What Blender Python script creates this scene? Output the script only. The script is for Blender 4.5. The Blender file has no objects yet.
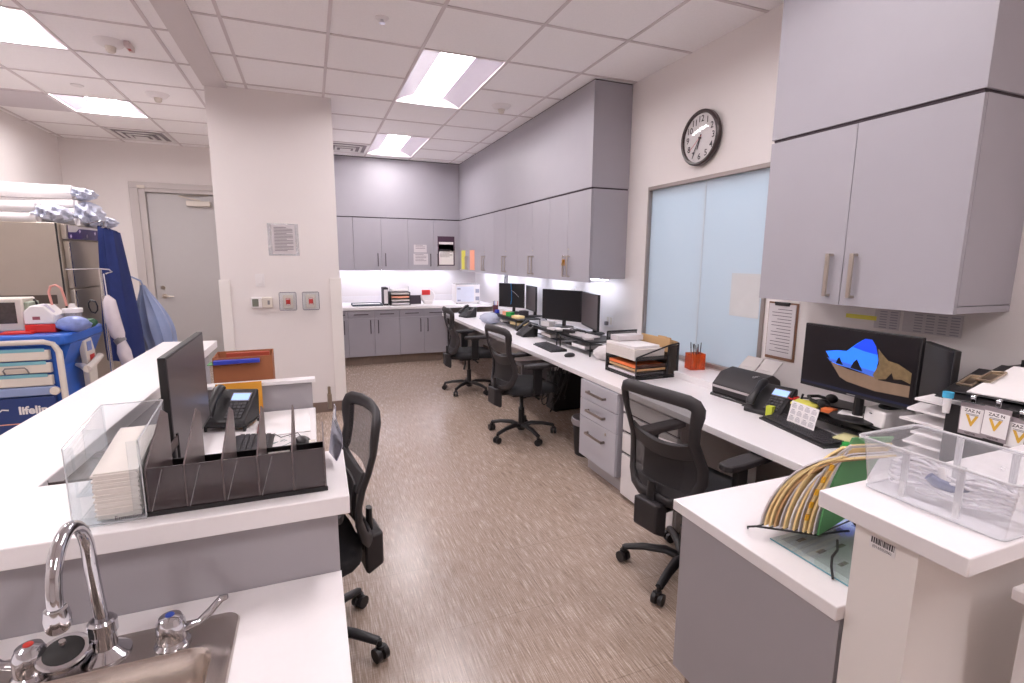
import bpy, bmesh, math, random
from mathutils import Matrix, Vector, Euler
random.seed(7)
SC = bpy.context.scene
COL = SC.collection
PI = math.pi

# ---------------------------------------------------------------- materials
def lin(c):
    c = c / 255.0
    return c / 12.92 if c <= 0.04045 else ((c + 0.055) / 1.055) ** 2.4
def rgb(r, g, b): return (lin(r), lin(g), lin(b), 1.0)
_m = {}
def M(name, col, rough=0.5, metal=0.0, var=0.05, scale=12.0, bump=0.0, spec=None, coat=0.0, emis=None, stretch=None):
    if name in _m: return _m[name]
    m = bpy.data.materials.new(name); m.use_nodes = True
    nt = m.node_tree; N = nt.nodes; L = nt.links
    p = N['Principled BSDF']
    c = rgb(*col)
    tc = N.new('ShaderNodeTexCoord'); mp = N.new('ShaderNodeMapping')
    if stretch: mp.inputs['Scale'].default_value = stretch
    nz = N.new('ShaderNodeTexNoise'); nz.inputs['Scale'].default_value = scale; nz.inputs['Detail'].default_value = 4
    L.new(tc.outputs['Object'], mp.inputs['Vector']); L.new(mp.outputs['Vector'], nz.inputs['Vector'])
    mx = N.new('ShaderNodeMix'); mx.data_type = 'RGBA'
    mx.inputs[6].default_value = tuple(max(0, v * (1 - var)) for v in c[:3]) + (1,)
    mx.inputs[7].default_value = tuple(min(1, v * (1 + var)) for v in c[:3]) + (1,)
    L.new(nz.outputs['Fac'], mx.inputs[0]); L.new(mx.outputs[2], p.inputs['Base Color'])
    p.inputs['Roughness'].default_value = rough; p.inputs['Metallic'].default_value = metal
    if spec is not None: p.inputs['Specular IOR Level'].default_value = spec
    if coat: p.inputs['Coat Weight'].default_value = coat; p.inputs['Coat Roughness'].default_value = 0.08
    if bump:
        b = N.new('ShaderNodeBump'); b.inputs['Strength'].default_value = bump; b.inputs['Distance'].default_value = 0.004
        L.new(nz.outputs['Fac'], b.inputs['Height']); L.new(b.outputs['Normal'], p.inputs['Normal'])
    if emis:
        p.inputs['Emission Color'].default_value = rgb(*emis[:3]); p.inputs['Emission Strength'].default_value = emis[3]
    _m[name] = m
    return m

def clear_mat(name, tint=(251, 253, 254), milk=0.025, gloss=0.08, body=(235, 235, 238)):
    if name in _m: return _m[name]
    m = bpy.data.materials.new(name); m.use_nodes = True
    nt = m.node_tree; N = nt.nodes; L = nt.links; N.clear()
    out = N.new('ShaderNodeOutputMaterial')
    tr = N.new('ShaderNodeBsdfTransparent'); tr.inputs[0].default_value = rgb(*tint)
    df = N.new('ShaderNodeBsdfDiffuse'); df.inputs[0].default_value = rgb(*body)
    gl = N.new('ShaderNodeBsdfGlossy'); gl.inputs['Roughness'].default_value = 0.05
    nz = N.new('ShaderNodeTexNoise'); nz.inputs['Scale'].default_value = 6
    mr = N.new('ShaderNodeMapRange'); mr.inputs['To Min'].default_value = milk * .7; mr.inputs['To Max'].default_value = milk * 1.3
    L.new(nz.outputs['Fac'], mr.inputs['Value'])
    m1 = N.new('ShaderNodeMixShader'); L.new(mr.outputs[0], m1.inputs[0]); L.new(tr.outputs[0], m1.inputs[1]); L.new(df.outputs[0], m1.inputs[2])
    lw = N.new('ShaderNodeLayerWeight'); lw.inputs['Blend'].default_value = 0.25
    mu = N.new('ShaderNodeMath'); mu.operation = 'MULTIPLY_ADD'; mu.inputs[1].default_value = 0.22; mu.inputs[2].default_value = gloss * .4
    L.new(lw.outputs['Fresnel'], mu.inputs[0])
    m2 = N.new('ShaderNodeMixShader'); L.new(mu.outputs[0], m2.inputs[0]); L.new(m1.outputs[0], m2.inputs[1]); L.new(gl.outputs[0], m2.inputs[2])
    L.new(m2.outputs[0], out.inputs[0])
    _m[name] = m
    return m

def net_mat(name, col, open_=0.4, scale=900.0):
    if name in _m: return _m[name]
    m = bpy.data.materials.new(name); m.use_nodes = True
    nt = m.node_tree; N = nt.nodes; L = nt.links
    p = N['Principled BSDF']; p.inputs['Base Color'].default_value = rgb(*col); p.inputs['Roughness'].default_value = 0.6
    out = N['Material Output']
    tc = N.new('ShaderNodeTexCoord'); nz = N.new('ShaderNodeTexNoise'); nz.inputs['Scale'].default_value = scale
    L.new(tc.outputs['Object'], nz.inputs['Vector'])
    mr = N.new('ShaderNodeMapRange'); mr.inputs['To Min'].default_value = open_ - .12; mr.inputs['To Max'].default_value = open_ + .12
    L.new(nz.outputs['Fac'], mr.inputs['Value'])
    tr = N.new('ShaderNodeBsdfTransparent'); mx = N.new('ShaderNodeMixShader')
    L.new(mr.outputs[0], mx.inputs[0]); L.new(p.outputs[0], mx.inputs[1]); L.new(tr.outputs[0], mx.inputs[2])
    L.new(mx.outputs[0], out.inputs[0])
    _m[name] = m
    return m

def floor_mat():
    m = bpy.data.materials.new('vinyl plank floor'); m.use_nodes = True
    nt = m.node_tree; N = nt.nodes; L = nt.links; p = N['Principled BSDF']
    tc = N.new('ShaderNodeTexCoord')
    def streak(sx, sy, sc, det):
        mp = N.new('ShaderNodeMapping'); mp.inputs['Scale'].default_value = (sx, sy, 1)
        nz = N.new('ShaderNodeTexNoise'); nz.inputs['Scale'].default_value = sc; nz.inputs['Detail'].default_value = det; nz.inputs['Roughness'].default_value = .65
        L.new(tc.outputs['Object'], mp.inputs['Vector']); L.new(mp.outputs['Vector'], nz.inputs['Vector']); return nz
    a = streak(44, 1.6, 5, 5); b = streak(3, 46, 6, 4); c = streak(1, 1, .8, 2)
    ma = N.new('ShaderNodeMath'); ma.operation = 'MULTIPLY'; ma.inputs[1].default_value = .78
    mb = N.new('ShaderNodeMath'); mb.operation = 'MULTIPLY_ADD'; mb.inputs[1].default_value = .22
    L.new(a.outputs['Fac'], ma.inputs[0]); L.new(b.outputs['Fac'], mb.inputs[0]); L.new(ma.outputs[0], mb.inputs[2])
    cr = N.new('ShaderNodeValToRGB')
    e = cr.color_ramp.elements
    e[0].position = .34; e[0].color = rgb(*FLOOR[0]); e[1].position = .66; e[1].color = rgb(*FLOOR[2])
    mid = e.new(.5); mid.color = rgb(*FLOOR[1])
    L.new(mb.outputs[0], cr.inputs[0])
    br = N.new('ShaderNodeTexBrick'); br.inputs['Scale'].default_value = 1.0; br.offset = .5
    br.inputs['Color1'].default_value = (1, 1, 1, 1); br.inputs['Color2'].default_value = (.93, .93, .93, 1); br.inputs['Mortar'].default_value = (.62, .6, .58, 1)
    br.inputs['Mortar Size'].default_value = .0018; br.inputs['Brick Width'].default_value = .95; br.inputs['Row Height'].default_value = .475
    mpb = N.new('ShaderNodeMapping'); mpb.inputs['Rotation'].default_value = (0, 0, PI / 2)
    L.new(tc.outputs['Object'], mpb.inputs['Vector']); L.new(mpb.outputs[0], br.inputs['Vector'])
    mx = N.new('ShaderNodeMix'); mx.data_type = 'RGBA'; mx.blend_type = 'MULTIPLY'; mx.inputs[0].default_value = .8
    L.new(cr.outputs[0], mx.inputs[6]); L.new(br.outputs['Color'], mx.inputs[7])
    L.new(mx.outputs[2], p.inputs['Base Color'])
    mr = N.new('ShaderNodeMapRange'); mr.inputs['To Min'].default_value = .18; mr.inputs['To Max'].default_value = .34
    L.new(mb.outputs[0], mr.inputs['Value']); L.new(mr.outputs[0], p.inputs['Roughness'])
    bp = N.new('ShaderNodeBump'); bp.inputs['Strength'].default_value = .12; bp.inputs['Distance'].default_value = .002
    p.inputs['Coat Weight'].default_value = .22; p.inputs['Coat Roughness'].default_value = .28
    L.new(mb.outputs[0], bp.inputs['Height']); L.new(bp.outputs[0], p.inputs['Normal'])
    return m

def frosted_mat():
    m = bpy.data.materials.new('frosted glass film'); m.use_nodes = True
    nt = m.node_tree; N = nt.nodes; L = nt.links; N.clear()
    out = N.new('ShaderNodeOutputMaterial')
    t = N.new('ShaderNodeBsdfTranslucent'); t.inputs[0].default_value = rgb(222, 232, 240)
    d = N.new('ShaderNodeBsdfDiffuse'); d.inputs[0].default_value = rgb(204, 214, 222)
    g = N.new('ShaderNodeBsdfGlossy'); g.inputs['Roughness'].default_value = .25
    nz = N.new('ShaderNodeTexNoise'); nz.inputs['Scale'].default_value = 1.2
    mr = N.new('ShaderNodeMapRange'); mr.inputs['To Min'].default_value = .45; mr.inputs['To Max'].default_value = .55
    L.new(nz.outputs['Fac'], mr.inputs['Value'])
    m1 = N.new('ShaderNodeMixShader'); L.new(mr.outputs[0], m1.inputs[0]); L.new(t.outputs[0], m1.inputs[1]); L.new(d.outputs[0], m1.inputs[2])
    m2 = N.new('ShaderNodeMixShader'); m2.inputs[0].default_value = .06
    L.new(m1.outputs[0], m2.inputs[1]); L.new(g.outputs[0], m2.inputs[2]); L.new(m2.outputs[0], out.inputs[0])
    return m

FLOOR = ((122, 103, 90), (166, 147, 133), (204, 188, 175))
WALL = M('wall paint', (229, 223, 221), .75, var=.015, scale=3)
WALLW = M('white wall laminate', (234, 229, 225), .55, var=.02, scale=4)
CEIL = M('ceiling tile', (246, 243, 243), .9, var=.05, scale=90, bump=.15)
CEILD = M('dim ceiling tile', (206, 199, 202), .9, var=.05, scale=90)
TBAR = M('ceiling grid metal', (212, 203, 204), .6, var=.02)
BEAM = M('painted beam', (212, 204, 203), .8, var=.02)
LAM = M('grey lilac laminate', (163, 160, 167), .45, var=.025, scale=7)
LAMD = M('laminate edge', (128, 120, 126), .5, var=.03)
LAML = M('pale grey laminate', (186, 185, 193), .42, var=.02, scale=7)
REVEAL = M('dark reveal', (62, 52, 58), .8)
PANEL = M('grey panel laminate', (164, 160, 164), .5, var=.03, scale=6)
QUARTZ = M('white solid surface', (236, 232, 233), .3, var=.02, scale=60, spec=.5)
NICKEL = M('brushed nickel', (196, 186, 174), .32, 1.0, var=.05, scale=60)
CHROME = M('polished chrome', (205, 205, 210), .08, 1.0, var=.02)
STEEL = M('brushed stainless', (212, 204, 198), .2, 1.0, var=.07, scale=8, stretch=(1, 1, 6))
STEELF = M('fridge stainless', (178, 168, 156), .36, .75, var=.07, scale=5)
BLACK = M('black plastic', (30, 28, 30), .42, var=.08, scale=30)
BLACK2 = M('soft black plastic', (44, 40, 42), .55, var=.08, scale=40, bump=.1)
FABRIC = M('black seat fabric', (32, 31, 34), .9, var=.15, scale=200, bump=.4)
NET = net_mat('black chair net', (50, 44, 46), .33)
WIRE = net_mat('black wire net', (34, 30, 32), .45, 500)
DARKG = M('dark glossy plastic', (22, 20, 22), .12, var=.05, coat=.5)
SCREEN = M('dark screen', (20, 20, 24), .28, var=.03)
SCREENG = M('matte grey screen', (84, 76, 78), .36, var=.03)
PAPER = M('white paper', (232, 228, 228), .8, var=.03, scale=30)
PAPERG = M('printed grey paper', (206, 200, 202), .8, var=.05, scale=90)
PAPERL = M('layered paper edges', (212, 205, 200), .85, var=.18, scale=14, stretch=(1, 1, 40), bump=.3)
INK = M('grey ink', (110, 104, 110), .8)
INKD = M('dark ink', (50, 44, 50), .8)
MANILA = M('manila card', (240, 214, 156), .75, var=.06, scale=25)
BROWNC = M('brown cardboard', (158, 98, 64), .8, var=.06, scale=20)
KRAFT = M('kraft folder', (190, 154, 110), .8, var=.06)
ORANGE = M('orange card', (228, 118, 62), .7, var=.04)
ORANGEE = M('orange yellow envelope', (226, 158, 52), .7, var=.04)
YELLOW = M('yellow note paper', (232, 224, 96), .7, var=.03)
SALMON = M('salmon note paper', (244, 170, 140), .7, var=.03)
GREEN = M('green folder card', (86, 146, 92), .7, var=.05)
GREENB = M('bright green plastic', (48, 160, 70), .5)
BLUEP = M('royal blue plastic', (48, 62, 172), .5)
TEAL = M('teal plastic', (84, 190, 172), .5)
RED = M('red plastic', (206, 44, 40), .45)
REDB = M('alarm red', (200, 60, 50), .4)
WHITEP = M('white plastic', (230, 226, 226), .4, var=.02)
CREAMP = M('cream plastic', (216, 208, 198), .45, var=.03)
GREYP = M('grey plastic', (132, 128, 130), .5)
BLUECART = M('blue cart plastic', (40, 96, 190), .42, var=.06, scale=8)
BLUECARTD = M('deep blue panel', (34, 56, 112), .5, var=.08, scale=8)
NAVY = M('navy fabric', (26, 42, 98), .85, var=.18, scale=14, bump=.3)
PURPLE = M('purple banner', (60, 40, 110), .5, var=.1)
BAGBLUE = M('pale blue bag film', (150, 166, 204), .35, var=.12, scale=9, bump=.5)
LINEN = M('white linen', (236, 232, 232), .9, var=.05, scale=24, bump=.5)
FILM = M('crinkled clear film', (214, 218, 234), .55, var=.22, scale=34, bump=.6)
TAN = M('tan webbing', (200, 180, 150), .8)
GOLD = M('brass keys', (196, 150, 70), .3, 1.0)
GOLDV = M('gold print', (214, 168, 62), .5)
BASEB = M('brown rubber base', (122, 104, 94), .6, var=.04)
KICK = M('toe kick wood', (130, 112, 100), .5, var=.15, scale=6, stretch=(12, 12, 1))
DOORP = M('grey door paint', (190, 187, 187), .5, var=.015)
FRAMEP = M('door frame paint', (196, 189, 187), .5, var=.015)
ALU = M('window aluminium', (160, 150, 146), .4, .6)
CLEAR = clear_mat('clear acrylic')
CLEARM = clear_mat('milky clear plastic', (252, 253, 255), .26, .12)
ORCLEAR = clear_mat('orange clear plastic', (253, 196, 150), .28, .12, (240, 110, 40))
LCD = M('blue lcd', (150, 180, 235), .3, emis=(150, 180, 235, .8))
TUBE = M('clear tubing', (226, 224, 230), .2, var=.05, coat=.5)
DUSK = M('slate blue plastic', (96, 108, 146), .35)
GASK = M('black gasket', (30, 28, 28), .7)
SKY = M('screen sky blue', (40, 110, 235), .3, emis=(40, 110, 240, .9))
SKYD = M('screen deep blue', (24, 60, 190), .3, emis=(24, 60, 200, .9))
SAND = M('screen sand', (120, 100, 84), .3, var=.2, scale=30, emis=(120, 98, 80, .35))
ROCK = M('screen rock', (110, 92, 66), .3, var=.6, scale=60, emis=(110, 92, 66, .25))
ROCKD = M('screen dark rock', (24, 20, 24), .3)
SEA = M('screen sea', (60, 90, 170), .3, emis=(50, 90, 190, .7))
def emit(name, col, s):
    m = bpy.data.materials.new(name); m.use_nodes = True
    N = m.node_tree.nodes; L = m.node_tree.links; N.clear()
    o = N.new('ShaderNodeOutputMaterial'); e = N.new('ShaderNodeEmission')
    e.inputs[0].default_value = rgb(*col); e.inputs[1].default_value = s
    L.new(e.outputs[0], o.inputs[0]); return m
LAMP = emit('ceiling lamp glow', (255, 247, 250), 30)
LAMPL = emit('left room lamp glow', (255, 248, 250), 62)
LAMPB = emit('reflector glow', (250, 244, 250), 2.2)
UNDER = emit('cool undercabinet glow', (232, 236, 255), 26)

# ---------------------------------------------------------------- mesh building
class MB:
    def __init__(s): s.bm = bmesh.new(); s.T = Matrix()
    def _v(s, p): return s.bm.verts.new(s.T @ Vector(p))
    def _f(s, vs, mi=0):
        try:
            f = s.bm.faces.new(vs); f.material_index = mi; return f
        except ValueError: return None
    def box(s, x0, x1, y0, y1, z0, z1, mi=0):
        v = [s._v(p) for p in ((x0,y0,z0),(x1,y0,z0),(x1,y1,z0),(x0,y1,z0),(x0,y0,z1),(x1,y0,z1),(x1,y1,z1),(x0,y1,z1))]
        for q in ((3,2,1,0),(4,5,6,7),(0,1,5,4),(1,2,6,5),(2,3,7,6),(3,0,4,7)): s._f([v[i] for i in q], mi)
        return s
    def obox(s, c, size, rot=(0,0,0), mi=0):
        t = s.T; s.T = t @ Matrix.Translation(c) @ Euler(rot).to_matrix().to_4x4()
        a, b, d = size[0]/2, size[1]/2, size[2]/2; s.box(-a, a, -b, b, -d, d, mi); s.T = t; return s
    def cyl(s, p0, p1, r0, r1=None, n=16, mi=0):
        return s.tube([p0, p1], [r0, r0 if r1 is None else r1], n, mi=mi)
    def tube(s, pts, r, n=8, closed=False, mi=0, sq=None):
        P = [Vector(p) for p in pts]; k = len(P)
        R = r if isinstance(r, (list, tuple)) else [r] * k
        up = None; rings = []
        for i in range(k):
            if closed: d = P[(i+1) % k] - P[i-1]
            else: d = P[min(i+1, k-1)] - P[max(i-1, 0)]
            if d.length < 1e-9: d = Vector((0,0,1))
            d.normalize()
            if up is None:
                up = Vector((0,0,1)) if abs(d.z) < .9 else Vector((1,0,0))
            a = up - d * up.dot(d)
            if a.length < 1e-6: a = d.orthogonal()
            a.normalize(); b = d.cross(a); up = a
            q = sq or (1, 1)
            rings.append([s._v(P[i] + (a * math.cos(2*PI*j/n) * q[0] + b * math.sin(2*PI*j/n) * q[1]) * R[i]) for j in range(n)])
        for i in range(k if closed else k-1):
            A, B = rings[i], rings[(i+1) % k]
            for j in range(n): s._f([A[j], A[(j+1) % n], B[(j+1) % n], B[j]], mi)
        if not closed:
            s._f(rings[0][::-1], mi); s._f(rings[-1], mi)
        return s
    def lathe(s, prof, c=(0,0,0), n=24, mi=0):
        rings = []
        for r, z in prof:
            if r < 1e-6: rings.append([s._v((c[0], c[1], c[2]+z))])
            else: rings.append([s._v((c[0]+r*math.cos(2*PI*j/n), c[1]+r*math.sin(2*PI*j/n), c[2]+z)) for j in range(n)])
        for A, B in zip(rings, rings[1:]):
            for j in range(n):
                if len(A) == 1 and len(B) == 1: break
                if len(A) == 1: s._f([A[0], B[j], B[(j+1) % n]][::-1], mi)
                elif len(B) == 1: s._f([A[j], A[(j+1) % n], B[0]], mi)
                else: s._f([A[j], A[(j+1) % n], B[(j+1) % n], B[j]], mi)
        return s
    def prism(s, poly, a, b, axis='z', mi=0):
        def P(u, v, w): return {'z': (u, v, w), 'y': (u, w, v), 'x': (w, u, v)}[axis]
        A = [s._v(P(u, v, a)) for u, v in poly]; B = [s._v(P(u, v, b)) for u, v in poly]
        s._f(A[::-1], mi); s._f(B, mi); n = len(poly)
        for i in range(n): s._f([A[i], A[(i+1) % n], B[(i+1) % n], B[i]], mi)
        return s
    def ell(s, c, r, n=16, m=10, mi=0, f=None):
        prof = [(math.sin(PI*i/m), -math.cos(PI*i/m)) for i in range(m+1)]
        rings = []
        for rr, z in prof:
            if rr < 1e-6: rings.append([s._v((c[0], c[1], c[2]+z*r[2]))])
            else:
                ring = []
                for j in range(n):
                    a = 2*PI*j/n; k = f(a, z) if f else 1
                    ring.append(s._v((c[0]+rr*r[0]*math.cos(a)*k, c[1]+rr*r[1]*math.sin(a)*k, c[2]+z*r[2])))
                rings.append(ring)
        for A, B in zip(rings, rings[1:]):
            for j in range(n):
                if len(A) == 1: s._f([A[0], B[(j+1) % n], B[j]], mi)
                elif len(B) == 1: s._f([A[j], A[(j+1) % n], B[0]], mi)
                else: s._f([A[j], A[(j+1) % n], B[(j+1) % n], B[j]], mi)
        return s
    def grid(s, f, nu, nv, th=0.0, mi=0):
        G = [[Vector(f(i/nu, j/nv)) for j in range(nv+1)] for i in range(nu+1)]
        def nrm(i, j):
            a = G[min(i+1, nu)][j] - G[max(i-1, 0)][j]; b = G[i][min(j+1, nv)] - G[i][max(j-1, 0)]
            n = a.cross(b); return n.normalized() if n.length > 1e-12 else Vector((0,0,1))
        A = [[s._v(G[i][j]) for j in range(nv+1)] for i in range(nu+1)]
        for i in range(nu):
            for j in range(nv): s._f([A[i][j], A[i+1][j], A[i+1][j+1], A[i][j+1]], mi)
        if th:
            B = [[s._v(G[i][j] - nrm(i, j)*th) for j in range(nv+1)] for i in range(nu+1)]
            for i in range(nu):
                for j in range(nv): s._f([B[i][j+1], B[i+1][j+1], B[i+1][j], B[i][j]], mi)
            for i in range(nu):
                s._f([A[i][0], B[i][0], B[i+1][0], A[i+1][0]], mi); s._f([A[i+1][nv], B[i+1][nv], B[i][nv], A[i][nv]], mi)
            for j in range(nv):
                s._f([A[0][j+1], B[0][j+1], B[0][j], A[0][j]], mi); s._f([A[nu][j], B[nu][j], B[nu][j+1], A[nu][j+1]], mi)
        return s
    def build(s, name, mats, parent=None, bevel=0.0, seg=2, smooth=True, sub=0):
        bmesh.ops.recalc_face_normals(s.bm, faces=s.bm.faces[:])
        me = bpy.data.meshes.new(name); s.bm.to_mesh(me); s.bm.free()
        for m in (mats if isinstance(mats, (list, tuple)) else [mats]): me.materials.append(m)
        if smooth:
            me.polygons.foreach_set('use_smooth', [True]*len(me.polygons)); me.set_sharp_from_angle(angle=math.radians(38))
        o = bpy.data.objects.new(name, me); COL.objects.link(o)
        if parent: o.parent = parent
        if bevel:
            b = o.modifiers.new('bevel', 'BEVEL'); b.width = bevel; b.segments = seg; b.limit_method = 'ANGLE'; b.angle_limit = math.radians(40)
        if sub:
            b = o.modifiers.new('sub', 'SUBSURF'); b.levels = b.render_levels = sub
        return o

def tag(o, label=None, cat=None, group=None, kind=None):
    if label: o['label'] = label
    if cat: o['category'] = cat
    if group: o['group'] = group
    if kind: o['kind'] = kind
    return o
def thing(name, label, cat, loc=(0,0,0), rotz=0.0, group=None):
    o = bpy.data.objects.new(name, None); o.empty_display_size = .05; COL.objects.link(o)
    o.location = loc; o.rotation_euler = (0, 0, rotz); return tag(o, label, cat, group)
def struct(name, mb, mats, **k): return tag(mb.build(name, mats, **k), kind='structure')
def copy_tree(o, parent=None):
    c = o.copy(); COL.objects.link(c); c.parent = parent
    for ch in list(o.children): copy_tree(ch, c)
    return c
def dup(o, loc, rotz, label):
    c = copy_tree(o); c.location = loc; c.rotation_euler = (0, 0, rotz); c['label'] = label; return c
def text(name, s, size, m, parent, loc, rot, ext=0.0004, sx=1.0, bold=0.0):
    cu = bpy.data.curves.new(name, 'FONT'); cu.body = s; cu.size = size; cu.extrude = ext; cu.align_x = 'CENTER'; cu.align_y = 'CENTER'; cu.offset = bold
    cu.resolution_u = 3
    t = bpy.data.objects.new(name + '_c', cu); COL.objects.link(t)
    dg = bpy.context.evaluated_depsgraph_get(); me = bpy.data.meshes.new_from_object(t.evaluated_get(dg))
    bpy.data.objects.remove(t); bpy.data.curves.remove(cu)
    me.materials.clear(); me.materials.append(m)
    o = bpy.data.objects.new(name, me); COL.objects.link(o); o.parent = parent
    o.location = loc; o.rotation_euler = rot; o.scale = (sx, 1, 1)
    return o
FXN = (PI/2, 0, -PI/2)      # lettering on a face that looks towards -X
FYN = (PI/2, 0, 0)          # lettering on a face that looks towards -Y
FXP = (PI/2, 0, PI/2)

H = 3.07; W = 2.674
# ================================================================= SETTING
m = MB(); m.box(-2.95, 4.6, -3.6, 8.7, -.05, 0); struct('floor', m, floor_mat())
# ceiling tiles; troffers sit in openings
def cells(x0, x1, y0, y1, holes):
    xs = sorted({x0, x1, *[v for h in holes for v in h[:2]]}); ys = sorted({y0, y1, *[v for h in holes for v in h[2:]]})
    for a, b in zip(xs, xs[1:]):
        for c, d in zip(ys, ys[1:]):
            mx, my = (a+b)/2, (c+d)/2
            if not any(h[0] < mx < h[1] and h[2] < my < h[3] for h in holes): yield a, b, c, d
RL = [(.83, 1.49, 3.92, 5.27), (.83, 1.49, 6.62, 7.97), (.83, 1.49, 1.215, 2.565), (.83, 1.49, -1.49, -.135)]  # last two are out of view, added to soften the room's contrast
LL = [(-2.215, -1.56, 4.28, 4.94), (-2.215, -1.56, 6.27, 6.93), (-2.215, -1.56, 1.64, 2.30), (-2.215, -1.56, -1.0, -.34)]  # last two likewise unseen, added as extra light for the left side
XR = [-.455, .19, .83, 1.49, 2.13]; YR = [3.92 + .676*k for k in range(-11, 7)]
XL = [-2.87, -2.215, -1.56, -.905]; YL = [4.28 + .662*k for k in range(-11, 7)]
m = MB()
for a, b, c, d in cells(-.61, W, -3.6, 8.6, RL): m.box(a, b, c, d, H, H+.06)
for a, b, c, d in cells(-2.95, -.80, -3.6, 8.6, LL): m.box(a, b, c, d, H, H+.06)
struct('ceiling', m, CEIL, smooth=False)
m = MB(); t = .011
for x in XR: m.box(x-t, x+t, -3.6, 8.2, H-.006, H+.001)
for y in YR:
    if y < 8.2:
        if any(h[2]+.05 < y < h[3]-.05 for h in RL): m.box(-.61, .83, y-t, y+t, H-.0055, H+.001); m.box(1.49, W, y-t, y+t, H-.0055, H+.001)
        else: m.box(-.61, W, y-t, y+t, H-.0055, H+.001)
for x in XL: m.box(x-t, x+t, -3.6, 8.45, H-.006, H+.001)
for y in YL: m.box(-2.93, -.80, y-t, y+t, H-.0055, H+.001)
struct('trim_1', m, TBAR, smooth=False)
m = MB(); m.box(-.80, -.61, -3.6, 5.4, H-.02, H+.06); struct('trim_2', m, BEAM)
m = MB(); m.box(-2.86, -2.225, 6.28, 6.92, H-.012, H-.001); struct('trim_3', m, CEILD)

# walls
m = MB(); Y0, Y1, Z0, Z1 = 2.40, 3.67, .80, 2.17
m.box(W, W+.12, -3.6, Y0, 0, H); m.box(W, W+.12, Y1, 8.7, 0, H); m.box(W, W+.12, Y0, Y1, 0, Z0); m.box(W, W+.12, Y0, Y1, Z1, H)
struct('wall_right', m, WALL)
m = MB(); m.box(.26, W, 8.58, 8.7, 0, H); struct('wall_back', m, WALL)
DX0, DX1, DZ = -2.04, -1.10, 2.44
m = MB(); m.box(-2.93, -2.22, 8.45, 8.6, 0, H); m.box(-2.22, -.79, 8.45, 8.6, 2.56, H); m.box(-.95, -.79, 8.45, 8.6, 0, 2.56); struct('wall_left_back', m, WALL)
m = MB(); m.box(-3.05, -2.93, -3.6, 8.6, 0, H); struct('wall_left', m, WALL)
m = MB(); m.box(-2.93, W, -3.7, -3.6, 0, H); struct('wall_front', m, WALL)
m = MB(); m.box(-.79, .26, 5.40, 8.6, 0, H); struct('wall_column', m, WALL)
m = MB()
m.prism([(.165,5.385),(.275,5.385),(.275,5.52),(.262,5.52),(.262,5.40),(.165,5.40)], .11, 1.37)
struct('trim_4', m, WALLW, bevel=.002)
m = MB(); m.prism([(-.805,5.385),(-.715,5.385),(-.715,5.40),(-.792,5.40),(-.792,5.52),(-.805,5.52)], .11, 1.36); struct('trim_5', m, WALLW, bevel=.002)
m = MB(); m.box(-.80, .27, 5.385, 5.4, 0, .105); struct('baseboard_column', m, BASEB, bevel=.003)
m = MB(); m.box(W-.012, W, 1.4, 8.1, 0, .13); struct('baseboard_right', m, BASEB, bevel=.003)
m = MB(); m.box(-2.93, -2.24, 8.435, 8.45, 0, .105); struct('baseboard_back', m, BASEB, bevel=.003)
# grey laminate soffits over the wall cabinets
def soffit(n, x0, x1, y0, y1): 
    m = MB(); m.box(x0, x1, y0, y1, 2.192, H-.012); o = struct(n, m, LAM, bevel=.0015)
soffit('trim_6', 2.295, W-.001, 3.97, 8.58); soffit('trim_7', .262, 2.29, 8.20, 8.58); soffit('trim_8', 2.295, W-.001, 1.185, 2.11)
m = MB(); m.box(2.303, W-.001, 3.98, 8.58, 2.18, 2.193); m.box(.262, 2.303, 8.208, 8.58, 2.18, 2.193); m.box(2.303, W-.001, 1.195, 2.10, 2.18, 2.193)
m.box(2.303, W-.001, 3.98, 8.58, H-.013, H-.001); m.box(.262, 2.303, 8.208, 8.58, H-.013, H-.001)
struct('trim_9', m, REVEAL)

# window with frosted panes
win = MB(); fr = .028
win.box(W-.012, W+.10, Y0, Y1, Z1-fr, Z1); win.box(W-.012, W+.10, Y0, Y1, Z0, Z0+fr); win.box(W-.012, W+.10, Y1-.018, Y1, Z0, Z1); win.box(W-.012, W+.10, Y0, Y0+fr, Z0, Z1)
wf = struct('window_1', win, ALU, bevel=.002)
FROST = frosted_mat()
m = MB(); m.box(W+.02, W+.026, 3.03, Y1-.018, Z0+fr, Z1-fr); m.build('window_pane', FROST, wf)
m = MB(); m.box(W+.020, W+.026, Y0+fr, 3.018, Z0+fr, Z1-fr); m.build('window_pane', FROST, wf)
m = MB(); m.box(W+.018, W+.028, 3.018, 3.03, Z0+fr, Z1-fr); m.build('meeting_edge', M('pale edge seal', (206, 214, 220), .4), wf)
# the room behind that window
m = MB(); m.box(4.5, 4.6, .8, 5.6, 0, H); m.box(W+.12, 4.5, .8, .9, 0, H); m.box(W+.12, 4.5, 5.5, 5.6, 0, H); m.box(W+.12, 4.6, .8, 5.6, H, H+.05)
struct('wall_beyond', m, WALLW)

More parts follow.
